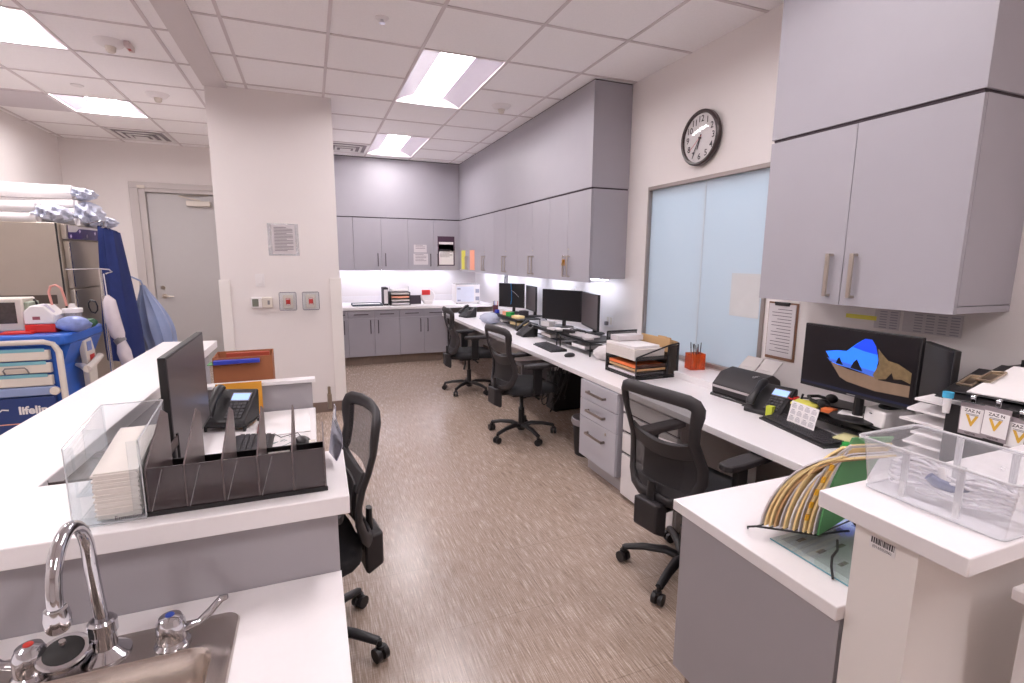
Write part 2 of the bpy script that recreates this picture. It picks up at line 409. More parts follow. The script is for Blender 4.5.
# door on the left
m = MB()
m.box(-2.22, -2.12, 8.41, 8.56, 0, 2.485); m.box(-2.12, -2.045, 8.43, 8.56, 0, 2.485); m.box(-2.22, -.95, 8.41, 8.56, 2.485, 2.56); m.box(-2.045, -1.03, 8.43, 8.56, 2.435, 2.485); m.box(-1.03, -.95, 8.41, 8.56, 0, 2.434)
struct('trim_10', m, FRAMEP, bevel=.004)
m = MB(); m.box(-2.04, -1.035, 8.475, 8.52, .01, 2.43); dr = struct('door_1', m, DOORP, bevel=.003)
m = MB(); m.cyl((-1.945,8.475,1.02),(-1.945,8.462,1.02),.034,n=20); m.cyl((-1.945,8.465,1.02),(-1.945,8.42,1.02),.011); m.tube([(-1.945,8.425,1.02),(-1.90,8.42,1.018),(-1.83,8.425,1.014)],[.011,.010,.008])
m.build('door_handle', NICKEL, dr)
m = MB(); m.cyl((-1.955,8.475,1.14),(-1.955,8.46,1.14),.027,n=20); m.build('deadbolt', NICKEL, dr)
m = MB(); m.box(-1.57, -1.28, 8.40, 8.475, 2.27, 2.34); m.build('door_closer', CREAMP, dr, bevel=.006)
m = MB(); m.tube([(-1.40,8.44,2.345),(-1.66,8.44,2.40),(-1.30,8.45,2.43)],.008); m.build('closer_arm', NICKEL, dr)
tag(thing('door_contact','small cream door contact box at the corner of the grey door frame','sensor',(-2.08,8.40,2.50)))
m = MB(); m.box(-.045,.045,0,.028,-.02,.02); m.build('housing', CREAMP, bpy.data.objects['door_contact'], bevel=.003)

# ================================================================= CEILING FITTINGS
def troffer(x0, x1, y0, y1, label):
    cx, cy = (x0+x1)/2, (y0+y1)/2; w, l = (x1-x0)/2, (y1-y0)/2
    t = thing('ceiling_light', label, 'ceiling light', (cx, cy, H), 0, 'recessed ceiling lights')
    m = MB(); b = .014
    m.box(-w,w,-l,-l+b,-.004,.09); m.box(-w,w,l-b,l,-.004,.09); m.box(-w,-w+b,-l,l,-.004,.09); m.box(w-b,w,-l,l,-.004,.09); m.box(-w,w,-l,l,.088,.10)
    m.build('frame', WHITEP, t, smooth=False)
    for sgn in (-1, 1):
        m = MB()
        def f(u, v):
            x = .135 + (w - b - .135)*u; return (sgn*x, -l+b + (2*l-2*b)*v, .075 - .07*u**1.6)
        m.grid(f, 8, 1, .003); m.build('reflector', M('troffer reflector', (160, 152, 162), .6), t)
    m = MB()
    def g(u, v):
        a = (u-.5)*2; return (a*.135, -l+b+(2*l-2*b)*v, .045 + .03*a*a)
    m.grid(g, 10, 1, .004); m.build('diffuser', LAMP if x1 > 0 else LAMPL, t)
    return t
for q, lb in zip(RL, ('long recessed ceiling light above the middle of the aisle', 'recessed ceiling light nearest the back grey cabinets', 'unseen recessed ceiling light added overhead in front of the clock wall', 'unseen recessed ceiling light added behind the viewer')): troffer(*q, lb)
for q, lb in zip(LL, ('square recessed ceiling light at the upper left edge, over the blue cart', 'square recessed ceiling light nearest the grey door', 'unseen square ceiling light added over the near left corner of the room', 'unseen square ceiling light added behind the viewer on the left')): troffer(*q, lb)
def vent(loc, label):
    t = thing('ceiling_vent', label, 'air vent', loc)
    m = MB()
    for k, a in enumerate((.30, .215, .135)):
        z = -.012 - .010*k
        for (x0,x1,y0,y1) in ((-a,a,-a,-a+.03),(-a,a,a-.03,a),(-a,-a+.03,-a,a),(a-.03,a,-a,a)): m.box(x0,x1,y0,y1,z,z+.01)
    m.box(-.07,.07,-.07,.07,-.04,-.034); m.build('louvre', WHITEP, t, bevel=.001)
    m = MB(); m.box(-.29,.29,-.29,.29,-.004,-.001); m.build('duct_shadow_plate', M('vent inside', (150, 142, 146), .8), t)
vent((-1.88, 7.90, H), 'square louvred ceiling vent near the wall above the grey door')
vent((.52, 7.62, H), 'square louvred ceiling vent beside the column above the back cabinets')
def detector(loc, label, strobe):
    t = thing('smoke_detector', label, 'smoke detector', loc); t.scale = (1.3, 1.3, 1.3)
    m = MB(); m.lathe([(0,-.028),(.04,-.028),(.055,-.022),(.07,-.004),(.075,0),(0,0)]); m.build('housing', WHITEP, t)
    m = MB(); m.lathe([(0,-.058),(.014,-.058),(.022,-.05),(.026,-.028),(0,-.028)]); m.build('sensing_chamber', CREAMP, t)
    if strobe:
        m = MB(); m.box(.072,.10,-.05,.05,-.03,0); m.build('lens', M('strobe lens', (214,196,196), .3), t, bevel=.004)
        text('lettering', 'FIRE', .022, RED, t, (.086, 0, -.031), (PI,0,PI/2))
detector((-1.24, 4.65, H), 'white ceiling detector with strobe and red FIRE lettering, left of the beam', True)
detector((-1.25, 5.91, H), 'cream ceiling detector halfway to the grey door', False)
detector((1.84, 5.0, H), 'white ceiling detector near the grey soffit on the right', False)
t = thing('ceiling_cover_disc', 'flat round white sprinkler cover left of the second square light', 'sprinkler', (-1.85, 5.89, H))
m = MB(); m.lathe([(0,-.008),(.045,-.008),(.05,-.001),(0,-.001)]); m.build('cover', WHITEP, t)
t = thing('fire_sprinkler', 'chrome sprinkler head on the ceiling above the column front', 'sprinkler', (.50, 3.55, H))
m = MB(); m.lathe([(0,-.012),(.03,-.012),(.042,-.004),(.044,-.001),(0,-.001)]); m.build('escutcheon', WHITEP, t)
m = MB(); m.cyl((0,0,-.012),(0,0,-.03),.01); m.lathe([(0,-.034),(.018,-.034),(.018,-.030),(0,-.030)]); m.build('nozzle', CHROME, t)

# ================================================================= CABINETRY
def bar_handle(parent, c, L, axis, out, mat=NICKEL, name='handle', hw=.006):
    """D pull: c centre on the face, L length, axis along x/y/z, out = outward direction."""
    m = MB(); a = Vector({'x':(1,0,0),'y':(0,1,0),'z':(0,0,1)}[axis]); o = Vector(out); c = Vector(c); s = a.cross(o)
    def bx(p, q, w):
        lo = [min(p[i], q[i]) - abs(w*(s[i])) for i in range(3)]; hi = [max(p[i], q[i]) + abs(w*(s[i])) for i in range(3)]
        m.box(lo[0],hi[0],lo[1],hi[1],lo[2],hi[2])
    bx(c + a*L/2 + o*.034, c - a*L/2 + o*.024, hw)
    for sg in (-1, 1): bx(c + a*(sg*L/2) + o*.0005, c + a*(sg*(L/2-.011)) + o*.03, hw)
    return m.build(name, mat, parent, bevel=.001)
def wall_cab_x(y0, y1, label, grp, xf=2.295, lock=True, hz=(1.405, 1.605), off=.045):
    t = thing('wall_cabinet', label, 'wall cabinet', (0,0,0), 0, grp)
    m = MB(); m.box(xf+.021, W-.002, y0+.001, y1-.001, 1.40, 2.179); m.build('body', LAM, t, bevel=.001)
    ym = (y0+y1)/2
    for a, b, hy in ((y0+.0015, ym-.0015, ym-off), (ym+.0015, y1-.0015, ym+off)):
        m = MB(); m.box(xf, xf+.019, a, b, 1.368, 2.176); d = m.build('door', LAM, t, bevel=.001)
        bar_handle(d, (xf, hy, sum(hz)/2), hz[1]-hz[0], 'z', (-1,0,0), hw=.006 if lock else .009)
    if lock:
        m = MB(); m.cyl((xf, ym-.02, 1.665), (xf-.004, ym-.02, 1.665), .009); m.build('lock', NICKEL, t)
    return t
G1 = 'wall cabinets in the long run over the right desk'
for i, lb in enumerate(('grey wall cabinet pair nearest the window, keys hanging on its handle', 'grey wall cabinet pair second from the window end of the long run', 'grey wall cabinet pair in the middle of the long run', 'grey wall cabinet pair beside the one with coloured notes', 'grey wall cabinet pair in the corner with yellow and salmon notes on it')):
    wall_cab_x(3.97+.846*i+(.0 if i else 0), 3.97+.846*(i+1)-(0.04 if i == 4 else 0), lb, G1)
nc = wall_cab_x(1.187, 2.11, 'large grey double wall cabinet hanging over the near right monitor', None, lock=False, off=.058)
for d_ in nc.children:
    for h_ in d_.children: h_.scale = (1, 1.0, 1)
m = MB(); m.box(2.316, W-.002, 1.188, 2.109, 1.370, 1.397); m.build('bottom_rail', LAM, nc, bevel=.001)
def wall_cab_y(x0, x1, label, single=False):
    t = thing('wall_cabinet', label, 'wall cabinet', (0,0,0), 0, 'wall cabinets on the back wall')
    m = MB(); m.box(x0+.001, x1-.001, 8.221, 8.578, 1.40, 2.179); m.build('body', LAM, t, bevel=.001)
    xm = (x0+x1)/2
    for a, b, hx in (((x0, x1, x0+.05),) if single else ((x0, xm, xm-.058), (xm, x1, xm+.058))):
        m = MB(); m.box(a+.002, b-.002, 8.20, 8.219, 1.385, 2.176); d = m.build('door', LAM, t, bevel=.001)
        if not single: bar_handle(d, (hx, 8.20, 1.545), .2, 'z', (0,-1,0), M('dark nickel', (92,84,88), .4, 1.0))
wall_cab_y(.262, .62, 'narrow grey wall cabinet half hidden by the column', True)
wall_cab_y(.62, 1.45, 'grey wall cabinet pair over the stacked paper trays on the back wall')
wall_cab_y(1.45, 2.272, 'grey wall cabinet pair with taped notices on its doors')
m = MB(); m.box(2.274, 2.292, 8.202, 8.57, 1.385, 2.178); struct('trim_11', m, LAM)
m = MB(); m.box(2.292, W-.002, 8.16, 8.57, 1.40, 2.178); struct('trim_12', m, LAM)
DN = M('dark nickel', (92,84,88), .4, 1.0)
# base cabinets against the back wall
def base_cab(x0, x1, label, sides):
    t = thing('base_cabinet', label, 'base cabinet', (0,0,0), 0, 'base cabinets along the back wall')
    m = MB(); m.box(x0+.001, x1-.001, 7.641, 8.57, .13, .822); m.build('body', LAM, t)
    m = MB(); m.box(x0+.001, x1-.001, 7.69, 8.5, 0, .13); m.build('toe_kick', KICK, t)
    n = len(sides); w = (x1-x0)/n
    for k, sd in enumerate(sides):
        a, b = x0+w*k, x0+w*(k+1)
        m = MB(); m.box(a+.002, b-.002, 7.62, 7.64, .705, .815); d = m.build('drawer', LAM, t, bevel=.001)
        bar_handle(d, ((a+b)/2, 7.62, .76), min(.2, w*.6), 'x', (0,-1,0), DN)
        m = MB(); m.box(a+.002, b-.002, 7.62, 7.64, .135, .70); d = m.build('door', LAM, t, bevel=.001)
        bar_handle(d, (b-.055 if sd > 0 else a+.055, 7.62, .575), .2, 'z', (0,-1,0), DN)
base_cab(.265, .456, 'narrow grey base cabinet partly behind the column', (1,))
base_cab(.456, 1.193, 'grey base cabinet with two drawers beneath the stacked paper trays', (1, -1))
base_cab(1.193, 1.925, 'grey base cabinet with two drawers beside the farthest office chair', (1, -1))
m = MB(); m.box(1.927, 1.95, 7.63, 8.57, 0, .822); o = struct('trim_13', m, REVEAL)
t = thing('back_counter', 'white solid counter along the back wall under the grey wall cabinets', 'countertop')
m = MB(); m.box(.265, W-.003, 7.59, 8.575, .823, .862); m.build('counter_slab', QUARTZ, t, bevel=.003)
m = MB(); m.box(.265, W-.003, 8.555, 8.575, .862, .96); m.build('backsplash', QUARTZ, t, bevel=.002)

# right desk, L shaped
ZD = .745
t = thing('desk_worktop', 'long white L shaped worktop running under the frosted window', 'desk')
m = MB()
m.prism([(1.138,.737),(W-.003,.737),(W-.003,7.58),(1.83,7.58),(1.83,1.338),(1.138,1.338)], ZD-.038, ZD); m.build('worktop', QUARTZ, t, bevel=.003)
m = MB(); m.box(1.165, 1.185, .745, 1.318, .10, ZD-.039); m.build('side_panel', PANEL, t, bevel=.001)
m = MB(); m.box(1.20, 1.215, .745, 1.29, 0, .10); m.build('toe_kick', KICK, t)
m = MB(); m.box(1.186, 1.20, .745, 1.31, .10, ZD-.039); m.build('inner_panel', WALLW, t)
for y in (2.05, 3.9, 5.1, 6.4):
    m = MB(); m.prism([(W-.02,.35),(W-.02,ZD-.04),(2.15,ZD-.04),(2.15,ZD-.075),(2.62,.35)], y-.012, y+.012, 'y'); m.build('support_bracket', GREYP, t)
m = MB(); m.box(2.37, W-.003, 2.10, 3.80, ZD, ZD+.045); m.build('sill_shelf', QUARTZ, t, bevel=.003)
m = MB(); m.box(W-.022, W-.003, 3.80, 7.58, ZD, ZD+.10); m.build('backsplash', QUARTZ, t, bevel=.002)
# pedestal
t = thing('drawer_pedestal', 'pale grey three drawer pedestal under the right desk', 'drawer unit')
m = MB(); m.box(1.841, 2.45, 2.735, 3.22, .12, ZD-.04); m.build('body', LAM, t, bevel=.001)
m = MB(); m.box(1.90, 2.45, 2.74, 3.215, 0, .12); m.build('toe_kick', M('pale kick', (176,170,172), .5), t)
for a, b in ((.565,.70), (.43,.56), (.125,.425)):
    m = MB(); m.box(1.82, 1.84, 2.737, 3.218, a, b); d = m.build('drawer', LAML, t, bevel=.0015)
    bar_handle(d, (1.82, 2.98, (a+b)/2 if b-a < .2 else .325), .23, 'y', (-1,0,0), M('mid nickel', (150,140,134), .35, 1.0), hw=.008)
m = MB(); m.cyl((1.82,2.86,.385),(1.816,2.86,.385),.009); m.build('lock', NICKEL, t)
t = thing('white_cabinet', 'white cabinet with open slots behind the nearest right office chair', 'cabinet')
m = MB(); m.box(1.865, 2.45, 2.16, 2.70, .02, .70); m.build('body', WHITEP, t, bevel=.002)
for a, b in ((.60,.69), (.475,.585), (.33,.455), (.03,.31)):
    m = MB(); m.box(1.845, 1.864, 2.165, 2.695, a, b); m.build('drawer', WHITEP, t, bevel=.002)
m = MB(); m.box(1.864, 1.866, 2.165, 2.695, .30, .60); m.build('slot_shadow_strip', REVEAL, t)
m = MB()
for x in (1.9, 2.4):
    for y in (2.2, 2.66): m.cyl((x,y,0),(x,y,.021),.015)
m.build('glides', GREYP, t)['kind'] = 'stuff'

# right partition with raised ledge
m = MB(); m.box(1.165, 2.55, .60, .735, 0, .989); struct('wall_peninsula', m, WALLW)
t = thing('raised_ledge', 'white raised ledge topping the near right partition, clear tub on it', 'counter ledge')
m = MB(); m.box(1.103, 2.6, .487, .79, .99, 1.03); m.build('ledge_slab', QUARTZ, t, bevel=.003)
t = thing('side_stand', 'white side cabinet corner at the lower right edge', 'cabinet')
m = MB(); m.box(1.40, 1.7, .20, .515, 0, .845); m.build('body', WHITEP, t, bevel=.003)
m = MB(); m.box(1.38, 1.72, .17, .532, .846, .875); m.build('top', QUARTZ, t, bevel=.004)

# left L shaped ledge on half walls
t = thing('reception_ledge', 'white L shaped raised ledge around the left desk', 'counter ledge')
m = MB(); m.prism([(-.91,1.155),(.055,1.155),(.058,1.462),(-.63,1.462),(-.60,3.72),(-.60,3.76),(-.91,3.80)], .985, 1.03)
m.build('ledge_slab', QUARTZ, t, bevel=.003)
m = MB(); m.box(-.86, -.66, 1.40, 3.70, 0, .984); struct('wall_nurse_side', m, WALLW)
m = MB(); m.box(-.86, .012, 1.21, 1.40, 0, .984); struct('wall_nurse_front', m, WALLW)
t = thing('sink_back_panel', 'grey laminate panel below the ledge behind the sink', 'panel')
m = MB(); m.box(-.86, .028, 1.197, 1.209, 0, .984); m.box(.014, .028, 1.209, 1.40, 0, .984); m.build('panel', PANEL, t, bevel=.0008)
m = MB(); m.box(-.659, -.645, 1.402, 3.70, ZD, .984); o = m.build('inner_panel', PANEL); tag(o, 'grey laminate lining above the left desk along the ledge', 'panel')
t = thing('nurse_desk', 'white desk inside the left L shaped ledge', 'desk')
m = MB(); m.box(-.644, -.018, 1.402, 2.945, ZD-.038, ZD); m.build('worktop', QUARTZ, t, bevel=.003)
m = MB(); m.box(-.64, -.02, 1.41, 1.43, .05, ZD-.04); m.build('side_panel', PANEL, t)
t = thing('desk_end_partition', 'low grey partition with white cap at the far end of the left desk', 'partition')
m = MB(); m.box(-.62, -.03, 2.955, 3.0, 0, .89); m.build('panel', PANEL, t, bevel=.001)
m = MB(); m.box(-.625, -.012, 2.94, 3.015, .89, .908); m.build('cap', QUARTZ, t, bevel=.002)
t = thing('file_cabinet', 'low grey cabinet behind the left desk carrying the brown box', 'cabinet')
m = MB(); m.box(-.56, -.12, 3.03, 3.5, .05, .76); m.build('body', LAM, t, bevel=.003)
m = MB(); m.box(-.55, -.13, 3.05, 3.49, 0, .05); m.build('plinth', REVEAL, t)

# sink counter
t = thing('sink_counter', 'white lower counter with the stainless sink in the foreground', 'countertop')
m = MB(); ZS = .822
sx0, sx1, sy0, sy1 = -.62, -.192, .60, 1.105
xs = [-1.1, sx0, sx1, .03]; ys = [.3, sy0, sy1, 1.195]
for i in range(3):
    for j in range(3):
        if not (i == 1 and j == 1): m.box(xs[i], xs[i+1], ys[j], ys[j+1], ZS-.038, ZS)
m.build('counter_slab', QUARTZ, t)
m = MB(); m.box(-1.1, .005, .33, 1.19, .1, .62); m.build('cabinet_body', PANEL, t)
m = MB(); m.box(-1.1, -.05, .4, 1.19, 0, .1); m.build('toe_kick', KICK, t)
# sink: rim + basin by rounded rectangles
def rrect(x0, x1, y0, y1, r, z, n=7):
    P = []
    for cx, cy, a0 in ((x1-r,y1-r,0),(x0+r,y1-r,PI/2),(x0+r,y0+r,PI),(x1-r,y0+r,3*PI/2)):
        for k in range(n): a = a0+PI/2*k/(n-1); P.append((cx+r*math.cos(a), cy+r*math.sin(a), z))
    return P
t = thing('sink', 'stainless drop-in sink basin in the near left counter', 'sink')
m = MB()
rings = [rrect(-.637,-.177,.58,1.122,.028,ZS+.0005), rrect(-.634,-.18,.583,1.119,.027,ZS+.005), rrect(-.628,-.186,.589,1.112,.024,ZS+.005), rrect(-.622,-.194,.597,1.102,.02,ZS+.0015),
         rrect(-.608,-.214,.608,1.036,.045,ZS+.0015), rrect(-.603,-.219,.613,1.031,.043,ZS-.006), rrect(-.595,-.227,.62,1.02,.05,ZS-.15), rrect(-.56,-.26,.66,.985,.04,ZS-.168), rrect(-.44,-.38,.79,.85,.02,ZS-.17)]
V = [[m._v(p) for p in r] for r in rings]
for A, B in zip(V, V[1:]):
    for j in range(len(A)): m._f([A[j], A[(j+1)%len(A)], B[(j+1)%len(A)], B[j]])
m._f(V[-1]); m.build('basin', STEEL, t)
m = MB(); m.lathe([(0,.004),(.03,.004),(.042,.001),(.045,-.002)], (-.41,.82,ZS-.168)); m.build('drain', CHROME, t)
ZR = ZS+.002
t = thing('faucet', 'chrome gooseneck faucet arching over the sink', 'faucet', (-.40, 1.075, ZR))
m = MB(); m.lathe([(0,0),(.040,0),(.040,.004),(.028,.012),(.020,.018),(.019,.045),(.023,.048),(.023,.07),(.019,.075),(0,.075)], n=28); m.build('base', CHROME, t)
m = MB(); arc = [(0,0,.07),(-.003,0,.13),(-.006,0,.19)]
for k in range(0, 13):
    a = PI*k/12*1.0; arc.append((-.006+.006*k/12, -.075+.075*math.cos(a), .205+.088*math.sin(a)))
arc += [(0,-.15,.20)]
m.tube(arc, .0108, 16); m.build('spout', CHROME, t)
m = MB(); m.lathe([(0,-.022),(.013,-.024),(.0165,-.018),(.0175,.0),(.0155,.014),(.0125,.016),(0,.016)], (0,-.15,.187), 20); m.build('aerator', CHROME, t)
def tap(loc, sgn, col, label):
    t = thing('tap_handle', label, 'tap handle', loc)
    m = MB(); m.lathe([(0,0),(.030,0),(.031,.004),(.027,.008),(.025,.010),(.026,.018),(.0245,.045),(.019,.058),(.012,.061),(0,.062)], n=28); m.build('body', CHROME, t)
    m = MB(); m.lathe([(0,.002),(.007,.002),(.008,0)], (0,0,.0615)); m.build('index_button', col, t)
    m = MB(); m.tube([(sgn*.022,0,.026),(sgn*.045,.006,.030),(sgn*.066,.010,.045),(sgn*.086,.012,.066),(sgn*.098,.012,.068)], [.009,.0085,.010,.0095,.006], 12, sq=(.7,1)); m.build('blade', CHROME, t)
tap((-.290, 1.062, ZR), 1, M('blue dot', (40,70,160), .4), 'chrome cold tap handle with blue dot right of the faucet')
tap((-.505, 1.062, ZR), -1, M('red dot', (190,50,40), .4), 'chrome hot tap handle with red dot at the left edge')
t = thing('sink_strainer', 'round chrome sink strainer with black rubber disc leaning by the faucet', 'sink strainer', (-.458, 1.065, ZR))
m = MB(); m.T = Euler((.25,.1,0)).to_matrix().to_4x4()
m.lathe([(0,.006),(.02,.008),(.034,.018),(.037,.03),(.040,.033),(.037,.036),(0,.036)], (0,0,.006), 28); m.build('bowl', CHROME, t)
m = MB(); m.T = Euler((.25,.1,0)).to_matrix().to_4x4(); m.lathe([(0,.052),(.018,.050),(.028,.043),(.03,.0425),(0,.0425)], (0,0,0), 24); m.build('rubber_disc', GASK, t)
m = MB(); m.T = Euler((.25,.1,0)).to_matrix().to_4x4(); m.lathe([(0,.066),(.005,.066),(.006,.061),(.003,.058),(.003,.050),(.006,.049),(0,.049)], (0,0,0), 12); m.build('knob', CHROME, t)

# ================================================================= CHAIRS
def make_chair(label):
    t = thing('office_chair', label, 'office chair', (0,0,0), 0, 'black mesh-back office chairs')
    m = MB(); m.lathe([(0,.055),(.03,.055),(.036,.065),(.036,.095),(.030,.115),(.022,.13),(0,.13)], n=20); m.build('base_hub', BLACK, t)
    for k in range(5):
        a = 2*PI*k/5 + .96; ca, sa = math.cos(a), math.sin(a)
        m = MB(); m.tube([(ca*.02,sa*.02,.09),(ca*.09,sa*.09,.112),(ca*.20,sa*.20,.104),(ca*.295,sa*.295,.082)], [.027,.026,.022,.019], 12, sq=(.75,1))
        m.cyl((ca*.298,sa*.298,.088),(ca*.298,sa*.298,.055),.011); lg = m.build('base_leg', BLACK, t)
        m = MB(); b = a+PI/2+.6*(k-2); tb = Vector((math.cos(b), math.sin(b), 0)); c = Vector((ca*.302, sa*.302, .0285))
        for s in (-1, 1):
            m.cyl(c+tb*(s*.006), c+tb*(s*.026), .028, n=18)
        m.tube([c+Vector((0,0,.022)), c+Vector((0,0,.036))], .017, 12); m.build('caster', BLACK, lg)
    m = MB(); m.cyl((0,0,.10),(0,0,.26),.027); m.cyl((0,0,.26),(0,0,.40),.017); m.build('gas_column', BLACK, t)
    m = MB(); m.box(-.13,.11,-.09,.09,.385,.435); m.box(-.27,-.10,-.045,.045,.40,.43); m.build('tilt_mechanism', BLACK, t, bevel=.008)
    m = MB(); m.tube([(.02,-.08,.405),(.03,-.20,.40),(.05,-.235,.385)], [.006,.006,.011]); m.build('lever', BLACK, t); m = MB(); m.tube([(-.06,-.08,.405),(-.08,-.15,.36),(-.10,-.17,.30)], [.008,.011,.013]); m.build('lever', BLACK, t); m = MB(); m.tube([(-.02,.08,.405),(-.03,.2,.395)], [.006,.010]); m.build('lever', BLACK, t)
    # seat cushion
    m = MB()
    prof = [(1.0,0.0),(1.02,.018),(1.0,.045),(.93,.062),(.7,.070),(0,.072)]
    def sq(a, k): 
        c, s = math.cos(a), math.sin(a); r = (abs(c)**4 + abs(s)**4) ** (-.25); return (.045+.245*c*r*k, .245*s*r*k)
    n = 36; rings = []
    for k, z in prof:
        if k == 0: rings.append([m._v((.045,0,.435+z))])
        else:
            rings.append([m._v((*sq(2*PI*j/n, k), .435+z-(.022*max(0, math.cos(2*PI*j/n))**3 if k > .6 else 0))) for j in range(n)])
    m._f(rings[0][::-1])
    for A, B in zip(rings, rings[1:]):
        for j in range(n):
            if len(B) == 1: m._f([A[j], A[(j+1)%n], B[0]])
            else: m._f([A[j], A[(j+1)%n], B[(j+1)%n], B[j]])
    m.build('seat', FABRIC, t)
    # rear bracket box
    m = MB(); m.prism([(-.300,.335),(-.235,.30),(-.225,.32),(-.225,.465),(-.300,.475)], -.07, .07, 'y'); m.build('back_bracket', BLACK2, t, bevel=.01)
    # backrest
    def bx(y, z):
        u = z - .48
        return -.245 - .06*u + .045*math.sin(min(1, u/.34)*PI) - .10*max(0, u-.30)**1.3 + 1.1*y*y*.75
    half = [(0,.478),(.09,.480),(.15,.50),(.190,.545),(.210,.61),(.210,.67),(.196,.73),(.190,.79),(.202,.86),(.215,.92),(.218,.948),(.208,.968),(.18,.98),(.10,.987),(0,.989)]
    loop = half + [(-y, z) for y, z in half[-2:0:-1]]
    path = [(bx(y,z), y, z) for y, z in loop]
    rad = [.026 if z < .6 else (.024 if z < .92 else .030) for y, z in loop]
    m = MB(); m.tube(path, rad, 12, closed=True, sq=(1.0,.52)); m.build('back_frame', BLACK2, t)
    def wid(z):
        for (y0,z0),(y1,z1) in zip(half, half[1:]):
            if z0 <= z <= z1 and z1 > z0: return y0 + (y1-y0)*(z-z0)/(z1-z0)
        return .1
    m = MB()
    def net(u, v):
        z = .77 + (.984-.77)*v; w = wid(z); y = (u*2-1)*w; return (bx(y,z)+.004, y, z)
    m.grid(net, 10, 10); m.build('back_net', NET, t)
    m = MB()
    def net2(u, v):
        z = .49 + (.75-.49)*v; w = wid(z); y = (u*2-1)*w; return (bx(y,z)+.006, y, z)
    m.grid(net2, 10, 10); m.build('lower_net', net_mat('dense black net', (40,36,38), .12), t)
    def band(z0, z1, d, w=1.0, th=.012, sag=0.0):
        def f(u, v):
            yy = (u*2-1); z = z0+(z1-z0)*v - sag*(1-yy*yy); y = yy*wid(max(.5, min(.98, z)))*w; return (bx(y,z)-d, y, z)
        return f
    m = MB(); m.grid(band(.715,.785,.002,1.0,sag=.04), 14, 3, -.022); m.build('lumbar_bar', BLACK2, t, bevel=.003)
    m = MB(); m.grid(band(.50,.545,.0,.94), 12, 3, -.02); m.build('lower_bar', BLACK2, t, bevel=.003)
    m = MB(); m.grid(band(.53,.715,-.012,.55), 10, 6, -.016); m.build('lumbar_pad', BLACK, t, bevel=.004)
    m = MB(); m.tube([(-.20,0,.43),(-.262,0,.47),(-.262,0,.56)], [.03,.026,.02], 10, sq=(.6,1)); m.build('back_stem', BLACK, t)
    for s in (-1, 1):
        m = MB(); m.box(-.03,.05,s*.262-.014,s*.262+.014,.44,.655); m.box(-.02,.04,min(s*.10,s*.262),max(s*.10,s*.262),.415,.44); m.build('arm_post', BLACK, t, bevel=.007)
        m = MB()
        P = [(-.115,.0),(-.10,.034),(-.03,.042),(.12,.043),(.225,.040),(.25,.022),(.25,-.022),(.225,-.040),(.12,-.043),(-.03,-.042),(-.10,-.034)]
        m.prism([(x, s*.262+y) for x, y in P], .668, .700); m.box(-.04,.06,s*.262-.02,s*.262+.02,.652,.669); m.build('arm_pad', BLACK2, t, bevel=.009, seg=3)
    return t
ch = make_chair('black mesh-back office chair nearest on the right, behind the white peninsula')
ch.location = (1.675, 1.865, 0); ch.rotation_euler = (0,0,.17)
dup(ch, (1.69, 4.05, 0), .10, 'black mesh-back office chair in the middle, facing the two dark monitors')
c2 = dup(ch, (1.70, 5.72, 0), -.05, 'farthest black mesh-back office chair, next to the back cabinets')
c1 = dup(ch, (-.09, 1.985, 0), PI+.15, 'black mesh-back office chair at the left desk, turned away from the aisle')

for c_, a_ in ((c2, -.79), (c1, .28)):
    for q_ in c_.children:
        if q_.name.startswith('base_leg'): q_.rotation_euler.z = a_

# ================================================================= SCREENS AND DESK ELECTRONICS
def monitor(a, b, z0, z1, label, scr=SCREEN, group=None, base=0.88, stand=True, flip=False):
    """a,b = plan positions of the left and right edge as the viewer sees the glass."""
    ax, ay = a; bx_, by = b; w = math.hypot(bx_-ax, by-ay); c = ((ax+bx_)/2, (ay+by)/2)
    rz = math.atan2(by-ay, bx_-ax)            # local +x runs left to right, glass looks to local -y
    t = thing('computer_monitor', label, 'monitor', (c[0], c[1], base), rz, group)
    z0 -= base; z1 -= base
    m = MB(); m.box(-w/2, w/2, 0, .022, z0, z1); m.box(-w*.3, w*.3, .022, .045, z0+.06, z1-.06); m.build('housing', BLACK, t, bevel=.003)
    m = MB(); m.box(-w/2+.008, w/2-.008, -.0012, .0005, z0+.016, z1-.008); s = m.build('screen', scr, t)
    m = MB(); m.tube([(0,.06,.008),(0,.065,z0+.05),(0,.05,(z0+z1)/2)], [.022,.02,.022], 8); m.build('neck', BLACK, t)
    m = MB(); m.lathe([(0,0),(.105,0),(.107,.004),(.10,.009),(.03,.014),(0,.014)], (0,.05,0)); m.build('base', BLACK, t)
    return t, w, z0, z1
t, w, z0, z1 = monitor((2.30,1.81), (2.30,1.28), .952, 1.265, 'near monitor showing a blue sky and rocky beach picture', base=.84)
def flat(name, poly, mat, y):
    m = MB(); m.prism([(-w/2+.008+u*(w-.016), z0+.016+v*(z1-z0-.024)) for u, v in poly], y-.0002, y, 'y'); m.build(name, mat, t)
flat('picture_cave_shade', [(0,0),(1,0),(1,1),(0,1)], ROCKD, -.0013)
flat('picture_sky', [(.22,.60),(.33,.645),(.42,.66),(.50,.80),(.57,.90),(.63,.90),(.67,.80),(.70,.60),(.685,.36),(.30,.42)], SKY, -.0016)
flat('picture_upper_sky', [(.47,.74),(.52,.82),(.57,.90),(.63,.90),(.67,.80),(.69,.68),(.58,.70)], SKYD, -.0018)
flat('picture_sea', [(.24,.50),(.69,.42),(.685,.33),(.27,.45)], SEA, -.0020)
flat('picture_sand', [(.28,.44),(.45,.37),(.68,.335),(.72,.30),(.97,.31),(.97,.14),(.70,.12),(.45,.17),(.38,.22)], SAND, -.0022)
flat('picture_sea_stack', [(.33,.43),(.345,.52),(.36,.54),(.385,.46),(.40,.42)], ROCKD, -.0024)
